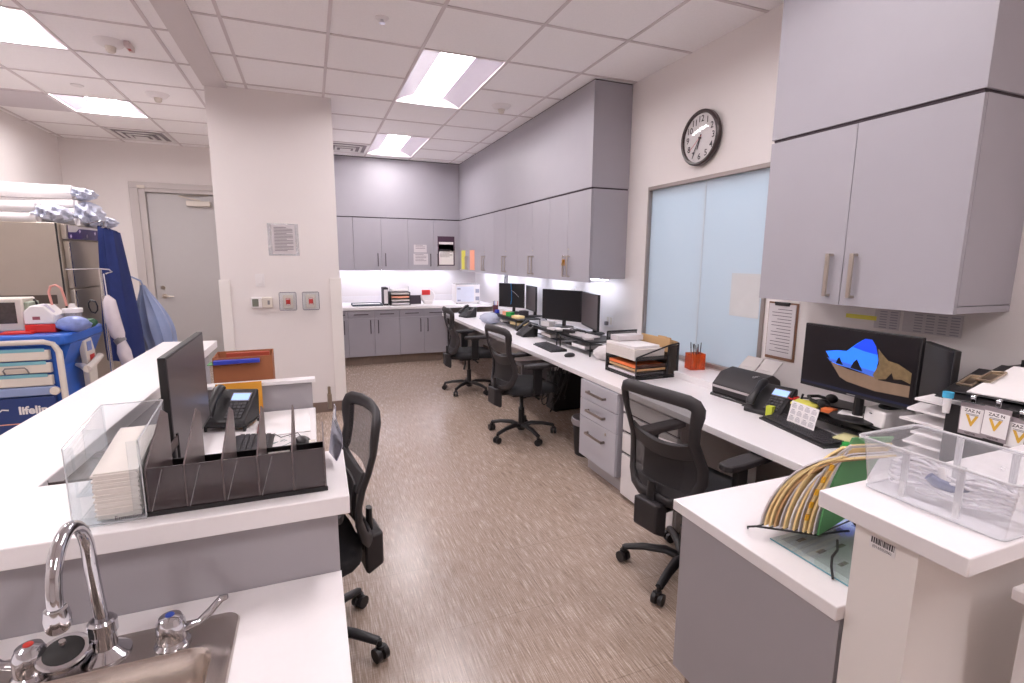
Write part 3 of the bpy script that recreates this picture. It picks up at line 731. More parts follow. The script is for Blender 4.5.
flat('picture_sea_stack', [(.47,.40),(.49,.50),(.52,.56),(.55,.47),(.58,.38)], ROCKD, -.0024)
flat('picture_cliff', [(.69,.78),(.72,.72),(.78,.62),(.86,.60),(.97,.50),(.97,.34),(.90,.38),(.84,.36),(.82,.45),(.78,.34),(.70,.30),(.67,.36),(.71,.55)], ROCK, -.0026)
flat('taskbar', [(0,0),(1,0),(1,.035),(0,.035)], M('screen taskbar', (26,30,52), .3, emis=(26,30,60,.3)), -.0014)
m = MB(); m.box(-.02,.02,-.0016,-.0006,z0+.004,z0+.010); m.build('badge', GREYP, t)
monitor((2.43,1.345), (2.26,1.145), .93, 1.236, 'angled black monitor behind the clipboard stack at the right edge', base=.75)
GM = 'dark monitors on the right desk'
monitor((2.25,4.85), (2.465,4.405), .952, 1.264, 'dark monitor left of the pair over the middle keyboard', group=GM)
monitor((2.472,4.40), (2.335,3.87), .935, 1.262, 'angled dark monitor nearest the wall outlet', SCREENG, GM)
tm, w, z0, z1 = monitor((2.29,6.30), (2.50,5.95), .95, 1.26, 'far dark monitor with a blue ribbon hanging across it', group=GM)
tq = thing('lanyard', 'bright blue lanyard hanging across the far monitor screen', 'lanyard', (2.395,6.12,.96), math.atan2(-.35,.21))
m = MB(); m.tube([(-.0,-.008,.30),(.012,-.009,.2),(.014,-.009,.1),(.0,-.008,.03)], .006, 6, sq=(.3,1)); m.build('strap', M('cyan strap', (40,140,200), .6), tq)
m = MB(); m.tube([(.012,-.010,.21),(.07,-.011,.18),(.13,-.010,.13)], .002, 5); m.build('cord', PAPERG, tq)
monitor((2.50,5.88), (2.44,5.45), .95, 1.25, 'far dark monitor turned edge-on beside the ribboned one', SCREENG, GM)
monitor((-.425,1.78), (-.43,2.38), .90, 1.268, 'large dark monitor standing over the left desk, seen almost edge-on', SCREENG, base=ZD)

def riser(y0, y1, label, x0=2.18, x1=2.50, zt=.875):
    t = thing('monitor_riser', label, 'monitor stand', (0,0,0), 0, 'black monitor risers on the right desk')
    m = MB(); m.box(x0, x1, y0, y1, zt-.014, zt); m.box(x0,x0+.006,y0,y1,zt-.03,zt); m.build('shelf', BLACK, t, bevel=.002)
    for x in (x0+.008, x1-.008):
        for y in (y0+.008, y1-.008):
            m = MB(); m.cyl((x,y,ZD),(x,y,zt-.012),.007, n=8); m.build('leg', BLACK, t)
    m = MB(); m.box(x0+.02, x1-.01, y0+.02, y1-.02, ZD+.04, ZD+.043); m.build('under_shelf', WIRE, t)
riser(4.36, 4.92, 'black monitor riser under the left monitor of the middle pair')
riser(3.72, 4.30, 'black monitor riser nearest the mesh desk organizer')
riser(5.42, 6.32, 'black monitor riser at the far work place')
riser(1.36, 1.86, 'black monitor riser under the near monitor with the beach picture', 2.30, 2.62, .835)

def keyboard(loc, rz, label):
    t = thing('keyboard', label, 'keyboard', loc, rz, 'black keyboards')
    m = MB(); m.prism([(-.08,0),(.08,0),(.08,.020),(.06,.022),(-.08,.010)], -.22, .22, 'x'); m.build('case', BLACK, t, bevel=.002)
    m = MB()
    for r in range(6):
        y = -.062+r*.0215; n = 19
        for k in range(n):
            x = -.21+.0221*k+.0005
            if r == 0 and 4 <= k <= 8: continue
            m.obox((x+.010, y+.004, .0165+.0035*0+r*.0018), (.019,.0175,.006), (.075,0,0))
    m.obox((-.21+.0221*6.5, -.058, .0165), (.108,.0175,.006), (.075,0,0))
    tag(m.build('keys', M('key caps', (52,50,54), .5), t), kind='stuff')
def mouse(loc, rz, label):
    t = thing('computer_mouse', label, 'mouse', loc, rz)
    m = MB(); m.ell((0,0,.012), (.055,.031,.022), 18, 10, f=lambda a,z: 1); m.build('shell', BLACK, t)
    m = MB(); m.cyl((.028,-.004,.026),(.028,.004,.026),.007); m.build('wheel', GREYP, t)
keyboard((2.20, 1.69, ZD), -PI/2-.19, 'black keyboard in front of the near beach-picture monitor')
keyboard((2.05, 4.24, ZD), -PI/2-.05, 'black keyboard on the desk behind the middle office chair')
mouse((2.03, 3.80, ZD), PI+.2, 'black mouse beside the middle keyboard')
keyboard((-.28, 2.30, ZD), PI/2, 'black keyboard on the left desk seen between the file slots')
mouse((-.075, 2.36, ZD), PI/2+.4, 'black mouse on the printed sheet of the left desk')

def phone(loc, rz, label, lit=True, tiltd=.42):
    """front edge towards local -y"""
    t = thing('desk_phone', label, 'desk phone', loc, rz, 'black desk phones')
    T = Matrix.Rotation(tiltd, 4, 'X')
    m = MB(); m.prism([(-.10,0),(.075,0),(.085,.135),(.070,.142),(-.10,.022)], -.10, .10, 'x'); m.build('body', BLACK, t, bevel=.006)
    A = math.atan2(.120, .170)
    T = Matrix.Translation((0,-.10,.022)) @ Matrix.Rotation(A, 4, 'X')
    m = MB(); m.T = T; m.box(-.005,.085,.125,.18,.001,.006); m.build('display_frame', GREYP, t, bevel=.002)
    m = MB(); m.T = T; m.box(0.0,.080,.13,.172,.006,.0075); m.build('display', LCD if lit else DARKG, t)
    m = MB(); m.T = T
    for r in range(5):
        for k in range(4): m.box(.002+k*.02, .017+k*.02, .022+r*.02, .035+r*.02, .001, .006)
    m.build('keypad', M('phone keys', (70,68,72), .5), t)
    m = MB(); m.T = T; m.tube([(-.06,.01,.03),(-.06,.03,.042),(-.06,.10,.045),(-.06,.165,.042),(-.06,.19,.03)], [.022,.026,.018,.026,.023], 12, sq=(.8,1)); m.build('handset', BLACK, t)
    m = MB(); pts = [(-.08,-.05,.02)]
    for k in range(40): pts.append((-.125-.012*math.cos(k*.9)-.0, -.05+.12*k/40, .012+.008*math.sin(k*.9)))
    m.tube(pts, .0025, 5); m.build('coiled_cord', BLACK, t)
phone((2.32, 1.99, ZD), -PI/2+.25, 'black desk phone with lit screen between scanner and near keyboard')
phone((-.40, 2.74, ZD+.03), -.30, 'black desk phone with lit blue screen on the left desk')
phone((2.16, 5.02, ZD), -PI/2, 'black desk phone on the far side of the middle chair', False)
phone((2.06, 6.95, ZD), -PI/2+.3, 'black desk phone at the far end of the right desk', False)
t = thing('phone_stand', 'thin dark stand lifting the left desk phone', 'phone stand', (-.40,2.74,ZD), -.30)
m = MB(); m.box(-.10,.10,-.09,.09,.022,.029)
for x in (-.09,.09):
    for y in (-.08,.08): m.box(x-.005,x+.005,y-.005,y+.005,0,.023)
m.build('frame', BLACK, t)

# scanner
t = thing('document_scanner', 'black sheet-feed scanner with opened paper support under the window end', 'scanner', (2.43, 2.27, ZD), -PI/2+.05)
m = MB(); m.prism([(-.12,0),(.10,0),(.12,.05),(.10,.13),(.04,.165),(-.06,.14),(-.125,.07)], -.155, .155, 'x'); m.build('body', BLACK2, t, bevel=.012, seg=3)
m = MB(); m.prism([(-.129,.052),(-.119,.05),(-.119,.064),(-.129,.066)], -.14, .14, 'x'); m.build('trim_strip', M('silver strip', (190,184,184), .3, .8), t)
m = MB(); m.prism([(-.15,.0),(-.10,.0),(-.10,.028),(-.145,.014)], -.14, .14, 'x'); m.build('front_tray', DARKG, t, bevel=.003)
m = MB(); m.T = Matrix.Translation((0,.05,.15)) @ Matrix.Rotation(.72, 4, 'X')
m.box(-.125,-.005,0,.12,-.006,0); m.box(.005,.125,0,.12,-.006,0); m.box(-.10,-.03,.03,.036,.0,.004); m.box(.03,.10,.03,.036,.0,.004); m.build('paper_support', M('grey support', (186,180,178), .45), t, bevel=.002)
m = MB()
for k in range(4): m.cyl((.09,-.02-.0*k+.022*k-.03,.145),(.09,-.02+.022*k-.03,.153),.008)
m.build('button', GREYP, t)

# ================================================================= NEAR RIGHT DESK ITEMS
t = thing('desk_calendar', 'small white year calendar card standing on the near keyboard', 'calendar', (2.205, 1.715, ZD+.022), -PI/2-.15)
m = MB(); m.T = Matrix.Rotation(-.18, 4, 'X'); m.box(-.095,.095,0,.002,0,.125); c = m.build('card', PAPER, t)
m = MB(); m.T = Matrix.Rotation(-.18, 4, 'X')
for r in range(3):
    for k in range(4):
        x = -.088+k*.046; z = .085-r*.037
        m.box(x+.008,x+.028,-.0008,0,z+.026,z+.030)
        for q in range(4): m.box(x+.002,x+.036,-.0008,0,z+.003+q*.0055,z+.0052+q*.0055)
c.scale = (.9, 1, .85); m.T = Matrix(); m.build('months', M('pale ink', (160,156,166), .8), c)
def label_printer():
    t = thing('label_printer', 'small white label printer on the riser under the near monitor', 'label printer', (2.40, 1.43, .835), -PI/2-.25)
    m = MB(); m.prism([(-.08,0),(.07,0),(.085,.03),(.08,.075),(.03,.09),(-.075,.078)], -.055, .055, 'x'); m.build('body', WHITEP, t, bevel=.008)
    m = MB(); m.ell((0,.01,.088), (.042,.06,.018)); m.build('lid', BLACK, t)
    m = MB(); m.box(-.02,-.008,-.082,-.079,.055,.06); m.build('lamp', BLACK, t)
label_printer()
def slab(name, label, cat, loc, size, rz, mat, group=None, bevel=.001, rot=None):
    m = MB(); m.box(-size[0]/2,size[0]/2,-size[1]/2,size[1]/2,0,size[2]); o = m.build(name, mat, bevel=bevel)
    o.location = loc; o.rotation_euler = rot or (0,0,rz); return tag(o, label, cat, group)
slab('notepad', 'yellow-topped note pad on the near riser above the calendar', 'note pad', (2.35,1.80,.836), (.10,.12,.012), .3, YELLOW)
slab('paper_stack', 'white slip stack on the near riser left of the label printer', 'papers', (2.36,1.57,.836), (.08,.10,.02), .4, PAPER)
slab('sticky_notes', 'orange sticky note block on the near riser', 'sticky notes', (2.34,1.67,.836), (.06,.05,.018), .2, ORANGE)
slab('envelope_stack', 'white papers lying right of the label printer under the near monitor', 'papers', (2.42,1.29,ZD), (.11,.07,.02), .1, PAPER)
slab('notepad', 'pale yellow pad on the desk right of the calendar card', 'note pad', (2.25,1.48,ZD+.002), (.11,.12,.03), .2, M('pale yellow paper', (220,214,160), .8))
slab('yellow_sticker_block', 'small lime block standing beside the near phone', 'sticky notes', (2.245,1.925,ZD), (.03,.035,.06), .2, M('lime', (196,206,60), .6))
t = thing('glue_stick', 'small green plastic tub on the desk beside the yellow pad', 'tub', (2.13,1.42,ZD))
m = MB(); m.lathe([(0,0),(.025,0),(.026,.03),(0,.03)]); m.build('tub', GREENB, t); m = MB(); m.lathe([(0,.03),(.020,.03),(.022,.045),(0,.046)]); m.build('lid', GREENB, t)
t = thing('glue_bottle', 'small orange capped bottle next to the green tub', 'bottle', (2.18,1.36,ZD))
m = MB(); m.lathe([(0,0),(.016,0),(.016,.03),(.008,.036),(0,.036)]); m.build('body', WHITEP, t); m = MB(); m.lathe([(0,.036),(.009,.036),(.006,.05),(0,.05)]); m.build('cap', ORANGE, t)
# black desk lamp-like coil of cable and clutter on the riser
def cable(name, label, pts, r=.004, mat=BLACK):
    m = MB(); m.tube(pts, r, 6); return tag(m.build(name, mat), label, 'cable')
def squiggle(p0, p1, n, amp, zlo):
    out = []
    for k in range(n+1):
        u = k/n; p = [p0[i]+(p1[i]-p0[i])*u for i in range(3)]
        out.append((p[0]+amp*math.sin(u*9+1), p[1]+amp*math.cos(u*7), max(zlo, p[2]+amp*.4*math.sin(u*5))))
    return out
cable('usb_cable', 'tangled black cable on the riser under the near monitor', squiggle((2.37,1.84,.85),(2.39,1.52,.86),24,.03,.842))
t = thing('headset', 'black headset lying on the riser left of the near monitor', 'headset', (2.42,1.75,.838), .4)
m = MB(); m.tube([(-.07,0,.02),(-.06,.05,.03),(0,.08,.035),(.06,.05,.03),(.07,0,.02)], .008, 8); m.build('headband', BLACK, t)
for x in (-.07,.07):
    m = MB(); m.ell((x,-.01,.025),(.02,.03,.024)); m.build('ear_pad', BLACK, t)
t = thing('scissors', 'red handled scissors at the left foot of the near monitor', 'scissors', (2.38,1.90,ZD), .5)
m = MB()
for s in (-1, 1):
    m.tube([(s*.02+.018*math.cos(a), .02*math.sin(a), .10+.0*a) for a in [2*PI*k/12 for k in range(12)]], .004, 6, closed=True)
m.tube([(0,0,.10),(0,0,.09)], .006); m.build('handles_loop', RED, t); m = MB(); m.box(-.005,.005,-.002,.002,0,.095); m.build('blade', CHROME, t)

# tray tower with clipboards and badges, standing left side towards the aisle
TX = 2.08
t = thing('letter_tray_tower', 'black multi-tier letter tray tower packed with papers at the right edge', 'letter trays', (TX, .92, ZD))
m = MB(); m.box(0,.34,-.36,.14,0,.012); m.box(0,.008,-.36,.135,0,.33); m.box(.335,.34,-.36,.14,0,.33); m.box(0,.34,-.36,-.35,0,.33); m.build('frame', BLACK, t, bevel=.001)
for k in range(7):
    z = .05+.043*k
    m = MB(); m.box(.008,.335,-.34,.14,z,z+.003); tr = m.build('tray', BLACK, t)
    m = MB(); m.prism([(.012-.0,-.30),(.33,-.30),(.33,.13),(.15,.14),(.14,.255+.02*(k%3)),(.012,.245+.022*((k*2)%3)),(.012,.0)], z+.004, z+.012, 'z'); m.build('sheet_stack', PAPER, tr)
def clip(label, loc, rz, rx, sheet=True, ry=-.20):
    t = thing('clipboard', label, 'clipboard', loc, rz)
    T = Matrix.Rotation(ry, 4, 'Y') @ Matrix.Rotation(rx, 4, 'X')
    m = MB(); m.T = T; m.box(-.17,.17,-.19,.17,0,.004); m.build('board', BLACK, t, bevel=.002)
    if sheet:
        m = MB(); m.T = T; m.box(-.16,.16,-.185,.13,.0045,.008); m.build('paper', PAPER, t)
    m = MB(); m.T = T; m.tube([(-.055,.11,.016),(.055,.11,.016),(.05,.15,.014),(-.05,.15,.014)], .005, 6, closed=True); m.box(-.05,.05,.118,.145,.008,.013); m.build('clip', M('aged steel', (176,160,140), .3, 1.0), t)
clip('clipboard with blank white sheet topmost on the tray tower', (TX+.20, .90, ZD+.405), .06, -.02)
clip('clipboard under the top one with its clip sticking out on the tray tower', (TX+.16, .935, ZD+.385), .12, -.01, False)
GB = 'visitor badges clipped to the tray tower'
def badge(y, z, label, ang=0.0, dx=0.0):
    t = thing('visitor_badge', label, 'badge', (TX-.006-dx, y, z), 0, GB)
    R = Matrix.Rotation(ang, 4, 'X')
    m = MB(); m.T = R; m.box(-.001,.0,-.036,.036,-.112,0); c = m.build('sleeve', M('sleeve vinyl', (150,140,144), .35), t, bevel=.0004)
    m = MB(); m.T = R; m.box(-.002,-.001,-.033,.033,-.098,-.016); m.build('card', PAPER, c)
    for s, sz, zz, mt, b in (('ZAZ N', .0145, -.026, INKD, .0002), ('V', .052, -.062, GOLDV, .0016), ('VISITOR', .0085, -.105, INKD, .0001)):
        o = text('print', s, sz, mt, t, R @ Vector((-.0026, 0, zz)), FXN, .0001, bold=b)
    m = MB(); m.T = R
    for q in (-.0365, -.0405): m.box(-.0024,-.002,-.018,.018,q-.0012,q+.0006)
    m.build('small_print', INK, c)
    m = MB(); m.T = R; m.box(-.006,.004,-.007,.007,.004,.03); m.cyl((-.006,-.006,.022),(-.006,.006,.022),.006); m.build('metal_clip', CHROME, t, bevel=.001)
    m = MB(); m.T = R; m.box(-.002,-.001,-.004,.004,-.006,.010); m.build('strap', CLEAR, t)
badge(.945+.03, 1.095, 'visitor badge hanging leftmost on the black tray tower', -.02)
badge(.92-.015, 1.10, 'visitor badge second from the left on the black tray tower', .03, .006)
badge(.845, 1.08, 'visitor badge mostly hidden behind its right neighbour', .0, 0)
badge(.792, 1.088, 'visitor badge rightmost on the black tray tower', .03, .006)
t = thing('test_tube', 'short white tube with blue cap stuck on the tray tower corner', 'tube', (TX-.02, 1.045, 1.045))
m = MB(); m.cyl((0,0,0),(0,0,.055),.010,.013); m.build('tube', WHITEP, t); m = MB(); m.cyl((0,0,.055),(0,0,.075),.016); m.build('cap', M('cyan cap', (70,170,210), .4), t)

slab('black_binder', 'black binder lying behind the topmost clipboard at the right edge', 'binder', (2.55,.84,ZD+.43), (.16,.40,.03), -.1, BLACK)
slab('black_box', 'black box behind the tray tower at the right edge', 'box', (2.55,.92,ZD), (.16,.34,.428), 0, BLACK)

# papers taped under the near cabinet
for (y0,y1,z0,z1,lb) in ((1.60,1.72,1.235,1.335,'printed list taped to the wall under the large cabinet, left one'), (1.34,1.585,1.235,1.335,'wide printed list taped to the wall under the large cabinet, right one')):
    t = thing('taped_list', lb, 'notice', (W-.002,(y0+y1)/2,(z0+z1)/2))
    m = MB(); w2=(y1-y0)/2; h2=(z1-z0)/2; m.box(-.001,.001,-w2,w2,-h2,h2); c = m.build('sheet', PAPERG, t)
    m = MB()
    for q in range(7):
        for k in range(int(w2*2/.05)):
            m.box(-.0014,-.001,-w2+.01+k*.05,-w2+.045+k*.05,h2-.016-q*.013,h2-.011-q*.013)
    m.build('text_lines', M('pale ink', (160,156,166), .8), c)
slab('yellow_note', 'narrow yellow label strip on the wall just under the large near cabinet', 'note', (W-.003,1.79,1.272), (.003,.16,.022), 0, YELLOW)

# clipboard on the wall left of the near cabinet
t = thing('clipboard', 'brown clipboard with papers hanging on the wall by the frosted window', 'clipboard', (W-.001, 2.262, .965))
m = MB(); m.box(-.006,0,-.105,.105,0,.355); m.build('board', M('hardboard', (136,98,76), .6), t, bevel=.002)
m = MB(); m.box(-.012,-.0065,-.094,.096,.02,.345); p = m.build('paper_pad', PAPERG, t)
m = MB()
for q in range(14): m.box(-.0125,-.012,-.07,.07 if q%3 else .03,.31-q*.02,.314-q*.02)
m.build('text_lines', INK, p)
m = MB(); m.box(-.018,-.004,-.05,.05,.335,.352); m.cyl((-.016,-.05,.35),(-.016,.05,.35),.007); m.build('clip', BLACK, t)
# paper on the window
t = thing('window_notice', 'grey-backed paper sheet stuck on the frosted window', 'notice', (W+.019, 2.59, 1.34))
m = MB(); m.box(-.0012,0,-.125,.125,-.145,.145); m.build('sheet', M('paper back', (206,206,206), .8), t)

# pen cup on sill
t = thing('pen_cup', 'orange clear plastic pen holder on the sill below the window', 'pen holder', (2.56, 2.87, ZD+.046), -.25)
m = MB()
for q in ((-.055,.055,-.045,-.041),(-.055,.055,.041,.045),(-.055,-.051,-.045,.045),(.051,.055,-.045,.045)): m.box(*q, 0, .115)
m.box(-.055,.055,-.045,.045,0,.004); m.build('cup', ORCLEAR, t)
for k, (x, y, c) in enumerate(((-.03,-.01,INKD),(-.01,.02,INK),(.0,-.02,INKD),(.015,.01,M('dark red pen', (110,50,44), .4)),(.03,-.005,INKD),(-.02,.012,INK),(.02,-.02,BLACK),(.008,.0,GREYP))):
    o = thing('pen', 'thin dark pen standing in the orange pen holder', 'pen', (2.56+x, 2.87+y, ZD+.052), 0, 'pens in the orange holder')
    tx, ty = random.uniform(-.12,.12), random.uniform(-.12,.12)
    m = MB(); m.tube([(0,0,0),(tx*.15,ty*.15,.145)], .0035, 6); m.build('barrel', c, o); m = MB(); m.tube([(tx*.15,ty*.15,.145),(tx*.19,ty*.19,.17+random.uniform(0,.02))], [.004,.003], 6); m.build('cap', BLACK, o)

# mesh desk organizer with papers
OX, OY = 2.045, 2.86
t = thing('mesh_organizer', 'black mesh desk organizer full of papers beside the window', 'desk organizer', (OX, OY, ZD), 0)
t.scale = (.98, 1.12, 1.22)
def wirebox(m, x0,x1,y0,y1,z0,z1, r=.004):
    for a, b in (((x0,y0),(x1,y0)),((x1,y0),(x1,y1)),((x1,y1),(x0,y1)),((x0,y1),(x0,y0))):
        m.tube([(a[0],a[1],z0),(b[0],b[1],z0)], r, 6); m.tube([(a[0],a[1],z1),(b[0],b[1],z1)], r, 6)
m = MB(); wirebox(m, 0,.36,0,.34,.004,.015)
for x, y, z in ((0,0,.13),(0,.34,.24),(.36,0,.20),(.36,.34,.20),(.27,0,.19),(.27,.34,.22)): m.tube([(x,y,0),(x,y,z)], .005, 6)
m.tube([(0,0,.13),(.27,0,.19)], .005, 6); m.tube([(.27,0,.19),(.36,0,.20),(.36,.34,.20)], .005, 6); m.tube([(0,.34,.24),(.27,.34,.24)], .005, 6); m.build('wire_frame', BLACK, t)
for z in (.02,.065,.11):
    m = MB(); m.box(0,.265,.0,.335,z,z+.002); m.box(0,.265,0,.002,z,z+.025); m.box(0,.265,.333,.335,z,z+.03); m.build('mesh_shelf', WIRE, t)
m = MB(); m.box(0,.265,.333,.337,.0,.24); m.box(.27,.36,0,.002,.0,.19); m.box(.27,.36,.336,.338,.0,.19); m.box(.268,.27,0,.34,0,.15); m.box(.358,.36,0,.34,0,.19); m.build('mesh_panel', WIRE, t)
def pstack(label, x0,x1,y0,y1,z0,z1, mat, skew=0.0):
    m = MB(); m.prism([(x0,y0),(x1,y0+skew),(x1-skew,y1),(x0-skew,y1-skew)], z0, z1); o = m.build('paper_stack', mat, bevel=.001)
    o.location = (OX,OY,ZD); o.scale = (.98, 1.12, 1.22); return tag(o, label, 'papers', 'paper stacks in the mesh organizer')
pstack('thick white paper stack topmost in the mesh organizer', -.01,.25,.01,.33,.113,.175, PAPERL, .006)
pstack('loose white sheets on top of the thick stack in the mesh organizer', .0,.23,.03,.34,.1755,.19, PAPER, .015)
pstack('orange folder stack in the middle tier of the mesh organizer', .0,.255,.005,.30,.068,.085, ORANGE, .004)
pstack('brown folder layer beneath the orange one in the mesh organizer', .0,.255,.005,.30,.05,.0645, KRAFT, .0)
pstack('pink-white sheets in the bottom tier of the mesh organizer', .0,.25,.01,.31,.023,.036, PAPERG, .004)
pstack('white sheets behind the tall rack back in the mesh organizer', .02,.24,.23,.325,.195,.225, PAPERG, .0)
for k in range(6):
    o = thing('file_folder', 'kraft folder upright in the side pocket of the mesh organizer', 'folder', (OX+.268+.0135*k, OY, ZD+.02), 0, 'kraft folders in the mesh organizer')
    m = MB(); m.T = Matrix.Rotation(.05, 4, 'Y'); m.box(0,.006,.01,.34,0,.255-.004*k); m.build('sheet', KRAFT, o, bevel=.001)
    m = MB(); m.T = Matrix.Rotation(.05, 4, 'Y'); m.box(.001,.004,.05+.03*(k%3),.12+.03*(k%3),.25-.004*k,.268-.004*k); m.build('tab', KRAFT, o)

# crumpled bag / cloth at the riser
def lump(name, label, cat, loc, r, mat, seed=1, group=None):
    rr = random.Random(seed); ph = [rr.uniform(0, 6) for _ in range(4)]
    m = MB(); m.ell((0,0,r[2]*.9), r, 22, 14, f=lambda a,z: 1+.10*math.sin(3*a+ph[0]+2*z)+.07*math.sin(7*a+ph[1]+5*z)+.04*math.sin(13*a+ph[2]+9*z))
    o = m.build(name, mat); o.location = loc; return tag(o, label, cat, group)
lump('crumpled_paper_bag', 'crumpled white bag between riser and mesh organizer', 'bag', (2.27,3.56,ZD), (.12,.12,.065), M('crumpled white', (212,206,206), .7, var=.15, scale=30, bump=1), 3)
lump('plastic_bag', 'rounded grey-blue plastic bag by the far riser', 'bag', (2.12,6.15,ZD), (.13,.15,.075), M('grey blue film', (176,180,198), .3, var=.1, scale=12, bump=.6), 5)
# clutter on the middle and far risers
CL = [
 ('paper_stack','loose printed papers on the riser under the angled grey monitor','papers',(2.30,4.06,.876),(.14,.34,.014),.12,PAPERG),
 ('paper_stack','white papers under the riser nearest the mesh organizer','papers',(2.28,3.95,ZD+.044),(.18,.22,.03),.05,PAPER),
 ('paper_stack','white papers under the left riser of the middle pair','papers',(2.30,4.66,ZD+.044),(.18,.26,.03),-.08,PAPERL),
 ('notepad','note pad on the riser under the left middle monitor','note pad',(2.23,4.52,.876),(.09,.12,.02),.2,PAPERG),
 ('tissue_box','small white box behind the pads on the left middle riser','box',(2.30,4.80,.876),(.09,.12,.05),.3,WHITEP),
 ('paper_stack','cream papers inside the far riser','papers',(2.32,5.60,ZD+.044),(.18,.24,.035),.1,MANILA),
 ('paper_stack','white papers inside the far riser, farther stack','papers',(2.30,6.05,ZD+.044),(.18,.26,.03),-.1,PAPER),
 ('notepad','cream note pad on the far riser by the green box','note pad',(2.26,5.55,.876),(.10,.13,.03),.25,MANILA),
 ('small_box','green small box on the far riser in front of the screens','box',(2.25,5.78,.876),(.07,.08,.05),.5,GREENB),
 ('small_box','pink small box on the far riser beside the green box','box',(2.26,5.92,.876),(.07,.10,.045),.2,SALMON),
 ('small_box','royal blue small box at the far end of the far riser','box',(2.24,6.20,.876),(.06,.07,.04),.1,BLUEP),
 ('small_box','white small box beside the royal blue one on the far riser','box',(2.25,6.06,.876),(.06,.09,.055),-.2,WHITEP)]
CL += [
 ('paper_stack','white sheet fanned on the riser behind the note pad','papers',(2.36,4.55,.876),(.15,.20,.006),.4,PAPER),
 ('paper_stack','small grey slips on the riser by the angled grey monitor foot','papers',(2.24,3.86,.876),(.08,.11,.018),-.3,PAPERG),
 ('stapler','black stapler on the riser nearest the mesh organizer','stapler',(2.23,4.20,.876),(.04,.14,.04),.2,BLACK),
 ('small_box','dark small box on the far riser beside the cream pad','box',(2.40,5.70,.876),(.08,.10,.07),.1,INKD)]
for n, lb, ct, loc, sz, rz, mt in CL: slab(n, lb, ct, loc, sz, rz, mt)
t = thing('pen_cup', 'dark pen cup with pens on the far riser', 'pen holder', (2.24,6.29,.876))
m = MB(); m.lathe([(0,0),(.035,0),(.036,.09),(.033,.09),(.032,.004),(0,.004)]); m.build('cup', M('reddish cup', (110,60,66), .4), t)
for k in range(4):
    o = thing('pen', 'pen standing in the dark cup on the far riser', 'pen', (2.24+.012*math.cos(k*1.6), 6.29+.012*math.sin(k*1.6), .882), 0, 'pens in the dark cup')
    m = MB(); m.tube([(0,0,0),(.02*math.cos(k*1.6),.02*math.sin(k*1.6),.14)], .004, 6); m.build('barrel', (RED, BLUEP, BLACK, WHITEP)[k], o)
cable('monitor_cable', 'black cables hanging from the far edge-on monitor', squiggle((2.52,5.40,1.0),(2.52,5.2,ZD+.01),16,.03,ZD+.006), .006)
cable('headset_cable', 'black looped cable on the riser of the middle pair', squiggle((2.28,4.30,.90),(2.36,4.05,.91),20,.04,.896), .005)
t = thing('computer_mouse', 'white computer mouse on the left middle riser', 'mouse', (2.24,4.42,.876), .3)
m = MB(); m.ell((0,0,.014), (.028,.05,.02)); m.build('shell', WHITEP, t); m = MB(); m.box(-.001,.001,-.045,-.0,.031,.034); m.build('button_seam', GREYP, t)

# wall outlet with plug
def outlet(loc, label, rz=0):
    t = thing('wall_outlet', label, 'outlet', loc, rz)
    m = MB(); m.box(-.005,0,-.06,.06,-.06,.06); m.build('plate', WHITEP, t, bevel=.002)
    for y in (-.028,.028):
        m = MB(); m.box(-.008,-.005,y-.017,y+.017,-.035,.035); m.build('receptacle', CREAMP, t, bevel=.001)
    m = MB(); m.box(-.035,-.008,.008,.045,-.045,-.01); m.build('plug', GREYP, t, bevel=.003)
outlet((W-.0005, 4.20, .985), 'white wall outlet with plug between the grey monitor and the window')
outlet((W-.0005, 4.95, 1.22), 'white wall outlet high above the two middle monitors')
outlet((W-.0005, 6.9, 1.12), 'white wall outlet near the white analyzer')
# wall clock
t = thing('wall_clock', 'round white wall clock with dark rim above the frosted window', 'clock', (W-.002, 3.06, 2.435))
t.scale = (1.15, .92, .92)
m = MB(); R_ = Matrix.Rotation(-PI/2, 4, 'Y'); m.T = R_
m.lathe([(0,0),(.195,0),(.208,.012),(.208,.034),(.196,.042),(.184,.040),(.182,.022),(0,.022)], n=48); m.build('rim', M('dark brown rim', (58,44,44), .35), t)
m = MB(); m.T = R_; m.lathe([(0,.024),(.182,.024),(.182,.0225),(0,.0225)], n=48); m.build('dial', PAPER, t)
for k in range(1, 13):
    a = PI/2 - k*PI/6
    text('numeral', str(k), .066, INKD, t, (-.0255, -.140*math.cos(a), .140*math.sin(a)), FXN, .0003, bold=.0008)
def hand(name, a, L, w, mat, x):
    m = MB(); m.T = Matrix.Translation((x,0,0)) @ Matrix.Rotation(a, 4, 'X'); m.box(-.0008,.0008,-w,w,-.03,L); m.build(name, mat, t)
hand('hour_hand', math.radians(197), .085, .004, INKD, -.028); hand('minute_hand', math.radians(210), .13, .003, INKD, -.030); hand('second_hand', math.radians(232), .13, .0012, RED, -.032)
m = MB(); m.T = R_; m.lathe([(0,.036),(.008,.036),(.01,.025),(0,.025)]); m.build('hub', INKD, t)
m = MB(); m.T = R_; m.lathe([(.182,.036),(.12,.046),(0,.05)], n=48); m.build('dome', clear_mat('clock lens', (250,250,250), .01, .1), t)

